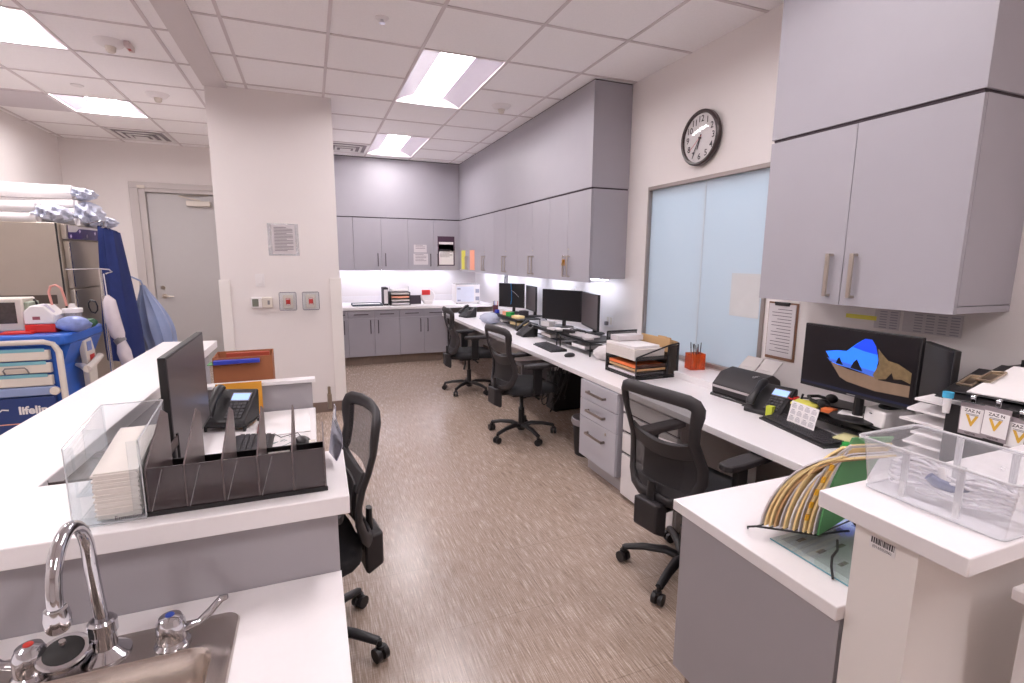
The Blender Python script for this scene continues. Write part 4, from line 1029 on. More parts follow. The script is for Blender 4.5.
# keys hanging from a cabinet handle
t = thing('key_ring', 'bunch of brass keys hanging on the handle nearest the window', 'keys', (2.262, 4.40, 1.585))
m = MB(); m.tube([(-.0,.022*math.cos(a),.022*math.sin(a)) for a in [2*PI*k/16 for k in range(16)]], .002, 6, closed=True); m.build('ring', CHROME, t)
for k in range(5):
    a = -.5+.25*k
    m = MB(); m.T = Matrix.Translation((-.003*k,0,-.018)) @ Matrix.Rotation(a, 4, 'X'); m.cyl((-.0012,0,-.012),(.0012,0,-.012),.014, n=12); m.box(-.0012,.0012,-.004,.004,-.06,-.02); m.build('key', GOLD, t)
m = MB(); m.tube([(0,0,-.02),(-.004,.006,-.08),(-.004,.0,-.16)], .004, 6); m.build('strap', M('grey strap', (150,142,144), .7), t)
# coloured notes at the corner cabinet + notices on the back doors
for (y, mt, lb) in ((8.04-.06, YELLOW, 'tall yellow note on the corner cabinet door of the long run'), (7.50, SALMON, 'tall salmon note on the corner cabinet door of the long run')):
    slab('taped_note', lb, 'note', (2.2925, y, 1.40), (.002, .22 if mt is YELLOW else .24, .30), 0, mt, bevel=0)
def notice(x0,x1,z0,z1,label,dark=False, y=8.1985):
    t = thing('taped_notice', label, 'notice', ((x0+x1)/2, y, (z0+z1)/2)); w=(x1-x0)/2; h=(z1-z0)/2
    m = MB(); m.box(-w,w,-.001,.001,-h,h); c = m.build('sheet', M('dark purple card', (70,46,66), .6) if dark else PAPERG, t)
    if dark:
        for a, b in ((-.55,.30),(.36,.46),(.54,.62)):
            m = MB(); m.box(-w*.86,w*.86,-.0016,-.001,h*(a-.38),h*b); m.build('panel', PAPER, c)
    n = int(h*2/.03); m = MB()
    for q in range(n):
        m.box(-w*.75,w*(.75 if q%3 else .4),-.0022,-.0016,h*.8-q*.027*(.9 if not dark else .7)-(h*.9 if dark else 0)*.8,h*.8-q*.027*(.9 if not dark else .7)+.006-(h*.9 if dark else 0)*.8) if (not dark or q < 7) else None
    m.build('text_lines', INK, c)
notice(1.54,1.745,1.665,1.785,'small printed notice upper of the two pale ones on the back cabinet')
notice(1.53,1.765,1.47,1.645,'pale printed notice lower of the two on the back cabinet')
notice(1.925,2.205,1.455,1.925,'tall dark-framed notice taped on the corner back cabinet door', True)

# ================================================================= BACK COUNTER ITEMS
ZB = .862
t = thing('paper_tray', 'flat dark-rimmed tray with paper on the back counter', 'tray', (.76, 7.95, ZB))
m = MB(); m.box(-.22,.22,-.17,.17,0,.012); m.box(-.22,.22,-.17,-.16,0,.03); m.box(-.22,.22,.16,.17,0,.03); m.box(-.22,-.21,-.17,.17,0,.03); m.box(.21,.22,-.17,.17,0,.03); m.build('tray', M('slate tray', (78,86,98), .5), t, bevel=.002)
m = MB(); m.box(-.2,.2,-.15,.15,.0125,.018); m.build('sheet', PAPER, t)
t = thing('binder', 'slim dark binder with white spine standing left of the paper trays', 'binder', (1.03, 7.95, ZB))
m = MB(); m.box(-.035,.035,-.13,.13,0,.27); m.build('cover', INKD, t, bevel=.002); m = MB(); m.box(-.028,.028,-.132,-.1305,.03,.24); m.build('spine_label', PAPER, t)
t = thing('letter_tray_stack', 'black stacked paper trays filled with folders on the back counter', 'letter trays', (1.24, 7.92, ZB))
m = MB(); m.box(-.15,-.14,-.14,.16,0,.20); m.box(.14,.15,-.14,.16,0,.20); m.box(-.15,.15,.15,.16,0,.2); m.build('frame', BLACK, t, bevel=.002)
for k in range(4):
    z = .01+.05*k
    m = MB(); m.box(-.14,.14,-.14,.15,z,z+.004); tr = m.build('tray', BLACK, t)
    m = MB(); m.box(-.13,.13,-.16,.13,z+.005,z+.03); m.build('sheet_stack', (PAPERG, PAPERL, SALMON, PAPERL)[k], tr, bevel=.002)
m = MB(); m.box(-.12,.12,-.14,.12,.215,.24); m.build('top_papers', PAPER, t)
for x in (-.145,.145):
    m = MB(); m.cyl((x,.0,.2),(x,.0,.28),.004); m.build('post', CHROME, t)
t = thing('small_screen', 'small dark framed screen right of the stacked paper trays', 'screen', (1.49, 7.95, ZB), .05)
m = MB(); m.T = Matrix.Rotation(-.15, 4, 'X'); m.box(-.10,.10,0,.015,0,.14); m.build('body', M('plum black', (52,40,50), .4), t, bevel=.003); m = MB(); m.box(-.05,.05,.015,.08,0,.01); m.build('foot', BLACK, t)
t = thing('tape_dispenser', 'round white dispenser with a red label on the back counter', 'dispenser', (1.70, 8.0, ZB))
m = MB(); m.T = Matrix.Translation((0,0,.115)) @ Matrix.Rotation(PI/2, 4, 'X'); m.lathe([(0,-.05),(.10,-.05),(.115,-.03),(.115,.03),(.10,.05),(0,.05)], n=28); m.build('drum', WHITEP, t)
m = MB(); m.box(-.07,.07,-.06,.06,0,.05); m.build('foot', WHITEP, t, bevel=.01); m = MB(); m.box(-.10,.03,-.062,-.055,.14,.22); m.build('red_label', RED, t, bevel=.002)
t = thing('lab_analyzer', 'white box-shaped analyzer in the corner of the back counter', 'analyzer', (2.33, 7.98, ZB), -.12)
m = MB(); m.box(-.20,.20,-.17,.2,.008,.30); m.build('housing', WHITEP, t, bevel=.008); m = MB(); m.box(-.18,.10,-.174,-.171,.03,.27); m.build('door', M('pale door', (214,218,232), .3), t, bevel=.004)
for x, z in ((.155,.20),(.155,.08),(-.14,.235),(-.14,.05)):
    m = MB(); m.box(x-.03 if x>0 else x-.025, x+.03 if x>0 else x+.025, -.178, -.1745, z-.03 if x>0 else z-.012, z+.03 if x>0 else z+.012); m.build('keypad', M('grey key field', (150,152,168), .5), t)
m = MB(); m.box(-.19,.19,-.15,.18,.30,.305); m.build('top_seam', GREYP, t)
for x in (-.17,.17):
    for y in (-.14,.16):
        m = MB(); m.cyl((x,y,0),(x,y,.009),.015); m.build('foot', BLACK, t)
t = thing('wall_phone', 'small dark wall bracket above the analyzer corner', 'bracket', (W-.001, 7.0, 1.26))
m = MB(); m.box(-.035,0,-.035,.035,-.08,.09); m.build('body', GREYP, t, bevel=.004); m = MB(); m.box(-.04,-.035,-.02,.02,-.05,.05); m.build('face', BLACK, t)

# ================================================================= UNDER THE DESK
t = thing('waste_bin', 'black waste bin with grey liner beside the drawer pedestal', 'waste bin', (2.03, 3.46, 0))
m = MB(); m.lathe([(0,0),(.10,0),(.125,.30),(.12,.30),(.096,.008),(0,.008)], n=24); m.build('bin', BLACK, t)
m = MB(); m.lathe([(.128,.255),(.133,.27),(.131,.305),(.124,.308),(.116,.29),(.112,.22)], n=24); m.build('liner', M('grey liner', (150,144,148), .4, bump=.6, scale=30), t)
def tower(loc, label, mat=BLACK):
    t = thing('computer_tower', label, 'computer', loc)
    m = MB(); m.box(-.19,.19,-.09,.09,.01,.40); m.build('case', mat, t, bevel=.006); m = MB(); m.box(-.194,-.19,-.07,.07,.28,.37); m.build('drive_panel', DARKG, t)
    for x in (-.15,.15):
        m = MB(); m.box(x-.02,x+.02,-.09,.09,0,.011); m.build('foot', BLACK, t)
tower((2.46,4.66,0), 'black computer tower under the desk behind the middle chair')
tower((2.34,5.25,0), 'grey computer tower under the far half of the desk', M('mid grey case', (118,114,118), .5))
rc = random.Random(4)
for k in range(9):
    p = []
    x0, y0 = 2.34+rc.uniform(-.08,.12), 4.50+rc.uniform(-.1,.12); dx = rc.uniform(-.22,-.02); zb = rc.uniform(.02,.25)
    for i in range(15):
        u = i/14; p.append((x0+dx*math.sin(u*PI)+.02*math.sin(u*12+k), y0+.25*(u-.5)*rc.uniform(.8,1.2), zb+(.70-zb)*(2*u-1)**2))
    m = MB(); m.tube(p, .0055, 6); tag(m.build('hanging_cable', BLACK), 'black cable hanging in the tangle under the middle desk', 'cable', 'cables tangled under the middle desk')
for k in range(4):
    p = [(2.50-.02*k, 1.55+.33*k*.5+.3*(i/10-.5)*(1 if k%2 else 1.5), .38+.06*k+.30*(2*i/10-1)**2) for i in range(11)]
    m = MB(); m.tube(p, .0055, 6); tag(m.build('hanging_cable', BLACK), 'black cable looping under the near right desk', 'cable', 'cables under the near right desk')
for k in range(2):
    m = MB(); m.box(0,.035,0,.03,0,ZD-.04); o = m.build('desk_leg_post', GREYP); o.location = (2.36, 1.42+.22*k, 0); tag(o, ('grey post under the near right desk, nearer one','grey post under the near right desk, farther one')[k], 'desk support')

# ================================================================= PENINSULA ITEMS
t = thing('glass_plate', 'clear glass desk plate with sheets under it on the white peninsula', 'glass plate', (1.462, .91, ZD), 0)
m = MB(); m.box(-.225,.23,-.165,.11,.003,.006); m.build('glass', clear_mat('plate glass', (246,252,252), .03, .1), t); m = MB(); m.box(-.2265,-.2245,-.165,.11,.003,.0062); m.build('glass_edge', M('glass edge', (110,160,172), .2), t)
m = MB(); m.box(-.19,.21,-.15,.10,.0005,.0015); c = m.build('sheet', PAPERG, t)
m = MB()
for q in range(5):
    for k in range(4): m.obox((-.14+.08*q, -.12+.065*k, .0018), (.035,.012,.0004), (0,0,.1))
m.build('text_blocks', M('sepia ink', (140,120,116), .8), c)
def bez(u, a, b): return a+(b-a)*u
t = thing('wire_rack', 'black wire folder rack on the white peninsula', 'wire rack', (0,0,0))
m = MB()
m.tube([(1.222,1.09,ZD+.004),(1.19,1.062,ZD+.03),(1.205,1.045,ZD+.037),(1.33,.945,ZD+.037),(1.40,.925,ZD+.045),(1.40,.90,ZD+.06)], .0032, 6)
m.tube([(1.355,.90,ZD+.040),(1.30,.86,ZD+.045),(1.255,.842,ZD+.045),(1.238,.83,ZD+.03),(1.228,.815,ZD+.003)], .0035, 6)
m.tube([(1.60,1.06,ZD+.004),(1.56,1.05,ZD+.037),(1.52,.98,ZD+.037),(1.52,.93,ZD+.003)], .0032, 6); m.tube([(1.205,1.045,ZD+.037),(1.56,1.05,ZD+.037)], .0028, 6)
m.build('base_wire', BLACK, t)
for k in range(6):
    u = k/5; m = MB(); m.tube([(1.205+.12*u,1.045-.10*u,ZD+.037),(1.50+.02*u,1.05-.08*u,ZD+.037)], .0022, 6); m.build('divider_wire', BLACK, t)
FM = [PAPERG, MANILA, MANILA, KRAFT, PAPERG, MANILA, PAPER, MANILA, PAPERG, MANILA, MANILA, PAPERG, GREEN]
FL = ['clear-edged grey sheet bundle, farthest in the wire rack','manila folder second from the far end of the wire rack','manila folder third from the far end of the wire rack','kraft folder among the manila ones in the wire rack','white sheet bundle between kraft and manila folders in the rack','manila folder just before the middle of the wire rack','white sheet bundle in the middle of the wire rack','manila folder just after the middle of the wire rack','grey-white sheet bundle beside the yellow tabs in the rack','manila folder with yellow tabs on its edge','manila folder nearest the green folder in the rack','white sheet right behind the green folder in the rack','green folder at the near end of the wire rack']
for k in range(13):
    u = k/12; y = 1.040-.105*u; xo = .012+.108*u
    # each folder stands on the rack, leaning back and curling over at its top
    lx = .085+.010*math.sin(k*2.1)-.03*u; ly = -.055*(1-u)-.03; hh = .275+.012*math.sin(k*1.7)+.01*u
    th = .0055 if FM[k] in (MANILA, KRAFT, GREEN) else .004
    m = MB()
    def f(a, b, y=y, lx=lx, ly=ly, hh=hh, k=k, xo=xo, u=u):
        c4 = b**4*(1-u)*(.7+.5*math.sin(k*1.3)**2)
        return (1.205+xo+lx*b**1.7+.05*c4+.21*a, y+ly*b**1.5-.06*c4+(.05-.03*b)*a, ZD+.042+hh*b-.04*c4-.03*a*b*b)
    m.grid(f, 6, 9, th)
    o = m.build('file_folder', FM[k]); tag(o, FL[k], 'folder', 'folders in the wire rack')
    if k == 9:
        for q in range(5):
            p = f(0, .18+.14*q); mm = MB(); mm.obox((p[0]-.006, p[1]-.003, p[2]), (.014,.003,.018), (0,.25,0)); mm.build('index_tab', M('amber tab', (240,180,40), .5), o)
# sticker on the partition
t = thing('barcode_sticker', 'small barcode sticker on the near right partition under the ledge', 'sticker', (1.1645, .672, .935))
m = MB(); m.box(-.0006,0,-.028,.028,-.012,.016); m.build('label', WHITEP, t)
m = MB()
y = -.025
while y < .024:
    wd = rc.choice((.0012,.002,.003)); m.box(-.001,-.0006,y,y+wd,.001,.015); y += wd+rc.choice((.001,.0018))
m.build('bars', INKD, t); text('caption', '(01650206)', .009, INKD, t, (-.0012,0,-.006), FXN, .0001)
# clear tub with tubing
t = thing('clear_tub', 'clear plastic tub of coiled tubing on the near right ledge', 'tub', (1.322, .632, 1.0305))
m = MB(); a0, b0, a1, b1, hz = .095, .135, .108, .148, .125
def ring(a, b, z, r=.018): return rrect(-a, a, -b, b, r, z, 5)
rings = [ring(a0,b0,.0), ring(a1,b1,hz), ring(a1+.008,b1+.008,hz), ring(a1+.008,b1+.008,hz-.008)]
V = [[m._v(p) for p in r] for r in rings]
for A, B in zip(V, V[1:]):
    for j in range(len(A)): m._f([A[j], A[(j+1)%len(A)], B[(j+1)%len(A)], B[j]])
m._f(V[0][::-1]); m.build('tub_body', CLEARM, t)
m = MB(); m.tube(ring(a1+.006,b1+.006,hz), .003, 6, closed=True); m.tube(ring(a0+.001,b0+.001,.002), .0022, 6, closed=True); m.build('rim', clear_mat('tub rim', (250,251,253), .6, .3), t)
for s in (-1,1):
    for y in (-.055,.05):
        m = MB(); m.prism([(y-.006,.012),(y+.006,.012),(y+.007,hz),(y-.007,hz)], s*(a0+.003)-.002, s*(a0+.003)+.002, 'x'); m.build('rib', clear_mat('tub rim', (250,251,253), .6, .3), t)
def coil(label, c, r, z, n, turns, tr=.004):
    p = []
    for i in range(n*turns):
        a = 2*PI*i/n; rr = r*(1+.12*math.sin(i*.37)); p.append((c[0]+rr*.8*math.cos(a), c[1]+rr*1.3*math.sin(a), z+.006*math.sin(i*.8)+.012*i/n))
    m = MB(); m.tube(p, tr, 6); o = m.build('tubing_coil', TUBE); tag(o, label, 'tubing', 'tubing coils in the clear tub')
coil('clear tubing coil in the tub, upper left one', (1.30,.70), .036, 1.050, 16, 5)
coil('clear tubing coil in the tub, nearest the front corner', (1.325,.575), .036, 1.045, 16, 5)
coil('clear tubing coil in the tub, lowest in the middle', (1.31,.635), .044, 1.042, 18, 4, .003)
t = thing('mask_connector', 'slate blue curved connector lying in the clear tub', 'connector', (1.285, .625, 1.085), .3)
m = MB(); m.tube([(-.012,.035,.012),(-.008,.02,.0),(0,-.005,-.006),(.012,-.03,-.004)], [.010,.012,.011,.009], 10); m.build('elbow', DUSK, t); m = MB(); m.tube([(.0,.01,.0),(.012,.02,.03)], [.007,.007], 10); m.build('stub', WHITEP, t)

# ================================================================= LEFT LEDGE ITEMS
ZL = 1.0305
t = thing('towel_holder', 'clear acrylic holder with a stack of paper towels on the ledge', 'towel holder', (-.412, 1.19, ZL), .03)
m = MB(); th = .004
m.box(-.056,.066,0,.23,0,th)
for s in (-1, 1):
    x = .064 if s > 0 else -.054; m.prism([(0,.004),(.0,.17),(.23,.195),(.23,.004)], x-.002, x+.002, 'x')
m.prism([(-.054,.0045),(-.054,.17),(-.040,.17),(-.040,.02),(.045,.02),(.045,.17),(.064,.17),(.064,.0045)], -.001, .003, 'y'); m.box(-.056,.066,.228,.232,.004,.195)
m.build('acrylic_box', CLEAR, t)
m = MB()
for s in (-1, 1):
    m.tube([((.066 if s > 0 else -.056),0,.005),((.066 if s > 0 else -.056),0,.17),((.066 if s > 0 else -.056),.23,.195)], .0014, 5)
m.tube([(-.056,0,.004),(.066,0,.004)], .0014, 5); m.tube([(-.056,.231,.195),(.066,.231,.195)], .0014, 5); m.build('polished_edge', clear_mat('polished edge', (246,250,252), .45, .3), t)
text('lettering', 'Enmotion', .013, INK, t, (.038, -.0022, .012), FYN, .0001)
t2 = tag(None or thing('paper_towel_stack', 'folded white paper towels stacked in the acrylic holder', 'paper towels', (-.398, 1.205, ZL+.005), .03))
m = MB(); n = 26
for k in range(n):
    z = .1*k/n; dx = .0025*math.sin(k*2.3); m.prism([(.0+dx*.5,z*1.0),(.20,z*1.35),(.20,(z+.1/n)*1.35),(.0+dx*.5,z+.1/n*.96)], -.036+dx, .040+dx*.6, 'x')
m.build('towels_stack', M('towel paper', (226,220,214), .9, var=.04, scale=60), t2, smooth=False)
t = thing('towel_holder', 'second clear acrylic stand with a sloped side behind the paper towels', 'acrylic holder', (-.50, 1.36, ZL), .05)
m = MB(); m.prism([(-.02,0),(-.02,.10),(.02,.10),(.02,0)], -.004, 0, 'y'); m.box(-.022,.022,0,.09,0,.003); m.box(-.022,.022,.086,.09,0,.13); m.build('acrylic_stand', CLEAR, t)

t = thing('file_organizer', 'black slanted five slot file organizer on the front ledge', 'file organizer', (0,-.036,ZL))
DXs = [-.343,-.274,-.203,-.134,-.063,.006]
m = MB(); m.box(-.345,.008,1.238,1.44,0,.004); m.box(-.345,.008,1.436,1.44,0,.05); m.build('base', BLACK, t, bevel=.001)
DVM = M('smoked divider', (104,92,92), .3, var=.06, scale=20)
for k, x in enumerate(DXs):
    m = MB()
    tall = .175-.004*k if k < 5 else .09
    m.prism([(1.238,0),(1.238,.104),(1.246,.107),(1.395,tall+.012),(1.44,tall-.01),(1.44,0)] if k < 5 else [(1.238,0),(1.238,.104),(1.44,.104),(1.44,0)], x-.0015, x+.0015, 'x'); m.build('divider', DVM, t)
for k in range(5):
    a, b = DXs[k]+.002, DXs[k+1]-.002
    m = MB(); m.box(a, b, 1.2375, 1.2405, 0, .104); m.build('front_panel', M('smoked front', (60,50,52), .14, coat=.4), t)
    if k < 4:
        m = MB(); m.tube([(a+.002,1.2365,.006),(a+.028,1.2365,.100)], .0012, 5); m.build('diagonal_rib', GREYP, t)
m = MB(); m.box(-.348,.010,1.234,1.238,0,.010); m.build('front_rail', BLACK, t)
slab('card_stack', 'low white cards lying in the rightmost slot of the file organizer', 'cards', (-.10,1.285,ZL+.0045), (.05,.14,.05), 0, PAPER)
for k in (0,2,3):
    slab('paper_bundle', ('folded papers in the leftmost slot of the file organizer','','folded papers in the middle slot of the file organizer','folded papers in the fourth slot of the file organizer')[k], 'papers', ((DXs[k]+DXs[k+1])/2, 1.28, ZL+.0045), (.04,.12,.05), 0, PAPERG)
# clear sleeve with clip at the right end
t = thing('clear_sleeve', 'clear plastic sleeve with metal clip standing at the organizer right end', 'plastic sleeve', (.018, 1.405, ZL), .1)
m = MB(); m.grid(lambda u, v: (.004+.016*v+.012*math.sin(v*5)*u+.006*u, -.10*u*(1-v*.3)+.03*(1-v), .005+.145*v+.01*u), 6, 8, .002); m.build('sleeve', M('wrinkled film', (170,172,190), .12, .35, var=.3, scale=20, bump=.8), t)
m = MB(); m.obox((.012,.015,.155), (.010,.014,.04)); m.cyl((.012,.015,.175),(.012,.015,.195),.004); m.build('clip', M('aged steel', (176,160,140), .3, 1.0), t)

# inner left desk items
t = thing('wire_letter_tray', 'dark letter trays in the inner corner of the left desk', 'letter trays', (-.535, 1.655, ZD))
for k in range(3):
    z = .02+.112*k
    m = MB(); m.box(-.10,.12,-.15,.14,z,z+.004); m.box(-.10,.12,-.15,-.146,z,z+.03); m.box(-.10,-.096,-.15,.14,z,z+.03); m.box(.116,.12,-.15,.14,z,z+.03); m.build('tray', M('brown black mesh', (70,56,54), .5), t)
for x in (-.098,.118):
    for y in (-.148,.138):
        m = MB(); m.cyl((x,y,0),(x,y,.28),.004); m.build('post', BLACK, t)
t = thing('hair_clip', 'teal plastic claw clip lying on the letter trays in the corner', 'clip', (-.50, 1.74, ZD+.250))
m = MB(); m.tube([(-.03,0,.005),(-.01,.01,.03),(.02,0,.035),(.04,-.01,.01)], [.006,.01,.01,.005], 8, sq=(.5,1)); m.build('jaw', TEAL, t); m = MB(); m.tube([(-.03,.02,.005),(0,.02,.028),(.035,.015,.008)], [.005,.009,.005], 8); m.build('spring_jaw', TEAL, t)
slab('orange_envelope', 'orange-yellow envelope leaning on the low grey partition behind the phone', 'envelope', (-.385,2.92,ZD), (.215,.004,.175), 0, ORANGEE, rot=(-.06,0,.03))
slab('letter_sheet', 'blank white sheet on the left desk nearest the low partition', 'papers', (-.155,2.72,ZD+.001), (.22,.40,.004), .02, PAPER)
t = thing('printed_pad', 'printed desk pad page under the mouse on the left desk', 'desk pad', (-.145,2.40,ZD+.0))
m = MB(); m.box(-.105,.105,-.10,.10,0,.0008); c = m.build('page', PAPER, t)
m = MB()
for k in range(16): m.obox((random.uniform(-.09,.09), random.uniform(-.085,.085), .001), (random.uniform(.015,.05),.006,.0003), (0,0,random.uniform(0,1)))
m.build('print_marks', M('teal print', (130,150,150), .8), c)
slab('white_box', 'small white block at the right edge of the left desk by the mouse', 'box', (-.035,2.20,ZD), (.025,.12,.05), 0, CREAMP)
slab('red_pen', 'dark red marker lying left of the white sheets on the left desk', 'marker', (-.275,2.62,ZD+.006), (.010,.13,.010), .05, M('maroon', (120,34,36), .4), bevel=.003)
cable('mouse_cable', 'thin black mouse cable on the left desk', [(-.08,2.42,ZD+.010),(-.10,2.5,ZD+.009),(-.17,2.46,ZD+.009),(-.20,2.52,ZD+.009),(-.24,2.50,ZD+.009)], .002)
# brown box
t = thing('cardboard_box', 'open brown cardboard box of papers behind the left desk', 'box', (-.375,3.16,.7605), .03)
m = MB(); a, b, h, th = .145, .11, .275, .004
for q in ((-a,a,-b,-b+th),(-a,a,b-th,b),(-a,-a+th,-b,b),(a-th,a,-b,b)): m.box(*q, 0, h)
m.box(-a,a,-b,b,0,th); m.build('carton', BROWNC, t, bevel=.001)
slab('blue_binder', 'royal blue binder lying across the top of the brown box', 'binder', (-.40,3.06,1.005), (.22,.09,.02), .06, BLUEP)
slab('green_card', 'thin green folder edge sticking out left of the blue binder', 'folder', (-.515,3.07,1.001), (.05,.08,.004), .0, GREEN)
slab('red_folder', 'dark red folder in the brown box behind the blue binder', 'folder', (-.36,3.20,.80), (.22,.02,.235), .0, M('brick folder', (172,74,54), .7))

# ================================================================= COLUMN FITTINGS
YC = 5.3995
t = thing('posted_notice', 'printed sheet in a clear sleeve taped on the column', 'notice', (-.232, YC, 1.738))
m = MB(); m.box(-.135,.135,-.002,0,-.15,.15); m.build('sleeve', clear_mat('sleeve clear', (252,252,253), .3), t)
m = MB(); m.box(-.10,.105,-.003,-.002,-.135,.14); c = m.build('sheet', PAPERG, t)
m = MB()
for q in range(17): m.box(-.08,.085 if q % 4 else .03,-.0036,-.003,.11-q*.0135,.1155-q*.0135)
m.build('text_lines', INK, c)
t = thing('light_switch', 'white light switch on the column below the posted notice', 'switch', (-.40+.0, YC, 1.355))
t.location.x = -.46
m = MB(); m.box(-.04,.04,-.006,0,-.06,.06); m.build('plate', WHITEP, t, bevel=.002); m = MB(); m.box(-.017,.017,-.012,-.006,-.033,.033); m.build('rocker', WHITEP, t, bevel=.002)
t = thing('thermostat', 'white thermostat with small grey display on the column', 'thermostat', (-.455, YC, 1.143))
m = MB(); m.box(-.092,.0,-.03,0,-.052,.052); m.build('sensor_half', WHITEP, t, bevel=.006); m = MB(); m.box(.001,.092,-.034,0,-.05,.05); m.build('control_half', CREAMP, t, bevel=.006)
m = MB(); m.box(-.082,-.028,-.032,-.03,-.036,.036); m.build('display', M('lcd grey', (120,124,112), .3), t, bevel=.001); m = MB(); m.box(.05,.07,-.036,-.034,-.02,.02); m.build('button', GREYP, t)
def alarm(x, label):
    t = thing('pull_station', label, 'alarm switch', (x, YC, 1.145), 0, 'red alarm switches under clear covers')
    m = MB(); m.box(-.045,.045,-.012,0,-.065,.065); m.build('plate', M('beige plate', (214,206,196), .5), t, bevel=.003)
    m = MB(); m.box(-.020,.020,-.018,-.012,-.034,.034); m.build('red_face', REDB, t, bevel=.002)
    m = MB(); m.T = Matrix.Rotation(PI/2, 4, 'X'); m.lathe([(0,.018),(.015,.018),(.016,.028),(0,.029)]); m.build('button', RED, t)
    m = MB(); m.prism([(-.07,-.085),(.07,-.085),(.078,-.075),(.078,.085),(.07,.095),(-.07,.095),(-.078,.085),(-.078,-.075)], -.055, -.0005, 'y'); m.build('clear_cover', CLEAR, t, bevel=.006)
    m = MB(); m.tube([(-.07,-.05,-.08),(.07,-.05,-.08),(.075,-.05,-.07),(.075,-.05,.085),(.068,-.05,.092),(-.068,-.05,.092),(-.075,-.05,.085),(-.075,-.05,-.07)], .003, 6, closed=True); m.build('cover_edge', M('cover edge grey', (120,112,124), .3), t)
    m = MB()
    for z in (.026,-.028): m.box(-.016,.016,-.0186,-.018,z-.004,z+.004)
    m.build('lettering_band', PAPER, t)
alarm(-.225, 'left of the two red alarm switches under clear covers on the column'); alarm(-.018, 'right of the two red alarm switches under clear covers on the column')

# ================================================================= LEFT ROOM
t = thing('refrigerator', 'tall brushed steel refrigerator cabinet by the left wall', 'refrigerator')
m = MB(); m.box(-2.80, -1.80, 4.99, 5.95, .10, 1.822); m.build('body', STEELF, t, bevel=.004)
m = MB(); m.box(-2.78,-1.82,5.0,5.94,0,.1); m.build('plinth', BLACK, t)
m = MB(); m.box(-1.80,-1.765,5.03,5.93,1.70,1.815); m.build('header_panel', STEELF, t, bevel=.003)
m = MB(); m.box(-1.765,-1.762,5.06,5.90,1.705,1.81); m.build('banner', PURPLE, t); m = MB(); m.prism([(5.06,1.80),(5.06,1.755),(5.20,1.76),(5.27,1.79),(5.9,1.795),(5.9,1.81),(5.06,1.81)], -1.7615, -1.7605, 'x'); m.build('banner_label', PAPERG, t)
m = MB()
for y, z in ((5.10,1.725),(5.28,1.77),(5.42,1.735),(5.60,1.765),(5.75,1.73)): m.obox((-1.7613, y, z), (.001,.03,.022), (.6,0,0))
m.build('banner_figure', M('lilac print', (210,196,230), .5), t)
for z0, z1 in ((1.315,1.69),(.12,1.305)):
    m = MB(); m.box(-1.80,-1.765,5.045,5.93,z0,z1); d = m.build('door', STEELF, t, bevel=.004)
    m = MB(); m.box(-1.766,-1.762,5.052,5.075,z0+.01,z1-.01); m.build('door_edge_strip', STEEL, d, bevel=.001)
m = MB(); m.box(-1.815,-1.803,4.986,4.992,.1,1.82); m.build('door_gasket', GASK, t)
m = MB(); m.box(-2.78,-1.86,4.984,4.989,1.20,1.27); m.build('side_recess', M('dark steel band', (96,86,78), .4, .8), t)
# linen packs on top of the fridge
def linen(label, x0,x1,y0,y1,z0,z1, folds, rz=0):
    t = thing('linen_pack', label, 'linen pack', ((x0+x1)/2,(y0+y1)/2,z0), rz, 'wrapped linen packs on the refrigerator')
    w, d, h = (x1-x0)/2, (y1-y0)/2, (z1-z0)/folds
    m = MB()
    for k in range(folds):
        z = h*k
        m.tube([(-w+.02,-d+h*.5,z+h/2),(w-.05,-d+h*.5,z+h/2)], h*.55, 10, sq=(1,1)); m.box(-w+.01,w-.03,-d+h*.5,d,z+.002,z+h-.002)
    m.build('folded_linen', LINEN, t, bevel=.006)
    m = MB(); m.ell((w-.02,0,(z1-z0)/2), (.10,d*.95,(z1-z0)*.5), 40, 20, f=lambda a,z: 1+.14*math.sin(5*a+7*z)+.13*math.sin(9*a-4*z)+.08*math.sin(17*a+11*z)); m.build('wrapping_film', FILM, t)
linen('white linen pack lying lowest at the near side of the refrigerator top', -2.62,-1.88,5.0,5.40,1.823,1.975,2)
linen('white linen pack behind and above the lowest one on the refrigerator', -2.50,-1.78,5.42,5.80,1.823,2.04,3)
linen('tilted white linen pack topmost on the refrigerator', -2.35,-1.80,5.38,5.72,2.045,2.15,1, .12)
linen('small wrapped linen pack at the right end of the refrigerator top', -2.0,-1.75,5.80,5.93,1.823,1.93,2)
# hanging gown, bag
t = thing('hanging_gown', 'long navy blue gown hanging beside the steel refrigerator', 'gown', (-1.635, 5.42, 0))
m = MB()
def gown(u, v):
    z = 1.80-1.12*v; w = .075+.065*min(1, v*1.3); a = u*PI*2
    return ((w*.9)*math.cos(a)*(1+.10*math.sin(5*a+v*2))+.03+.03*v, w*1.5*math.sin(a)*(1+.08*math.sin(7*a-v)), z-.03*math.cos(a)*(1-v))
m.grid(gown, 56, 16); m.build('cloth', NAVY, t)
m = MB(); m.tube([(0,-.09,1.795),(.0,0,1.82),(0,.09,1.795)], .01); m.tube([(0,0,1.82),(0,0,1.86),(-.02,0,1.87),(-.12,0,1.84)], .004); m.build('hanger', CHROME, t)
t = thing('laundry_bag', 'pale blue plastic bag hanging beside the navy gown', 'bag', (-1.51, 5.82, 0))
m = MB()
def bag(u, v):
    a = u*2*PI; z = 1.30-.62*v; w = .02+.13*math.sin(min(1, v*1.15)*PI*.62)**1.2
    return (w*math.cos(a)*(1+.07*math.sin(9*a))+.10*v, w*math.sin(a)*(1+.07*math.sin(11*a)), z)
m.grid(bag, 48, 16); m.build('film', BAGBLUE, t)
m = MB(); m.tube([(0,0,1.30),(-.01,0,1.34),(-.15,-.02,1.42)], .008); m.build('tie', BAGBLUE, t)

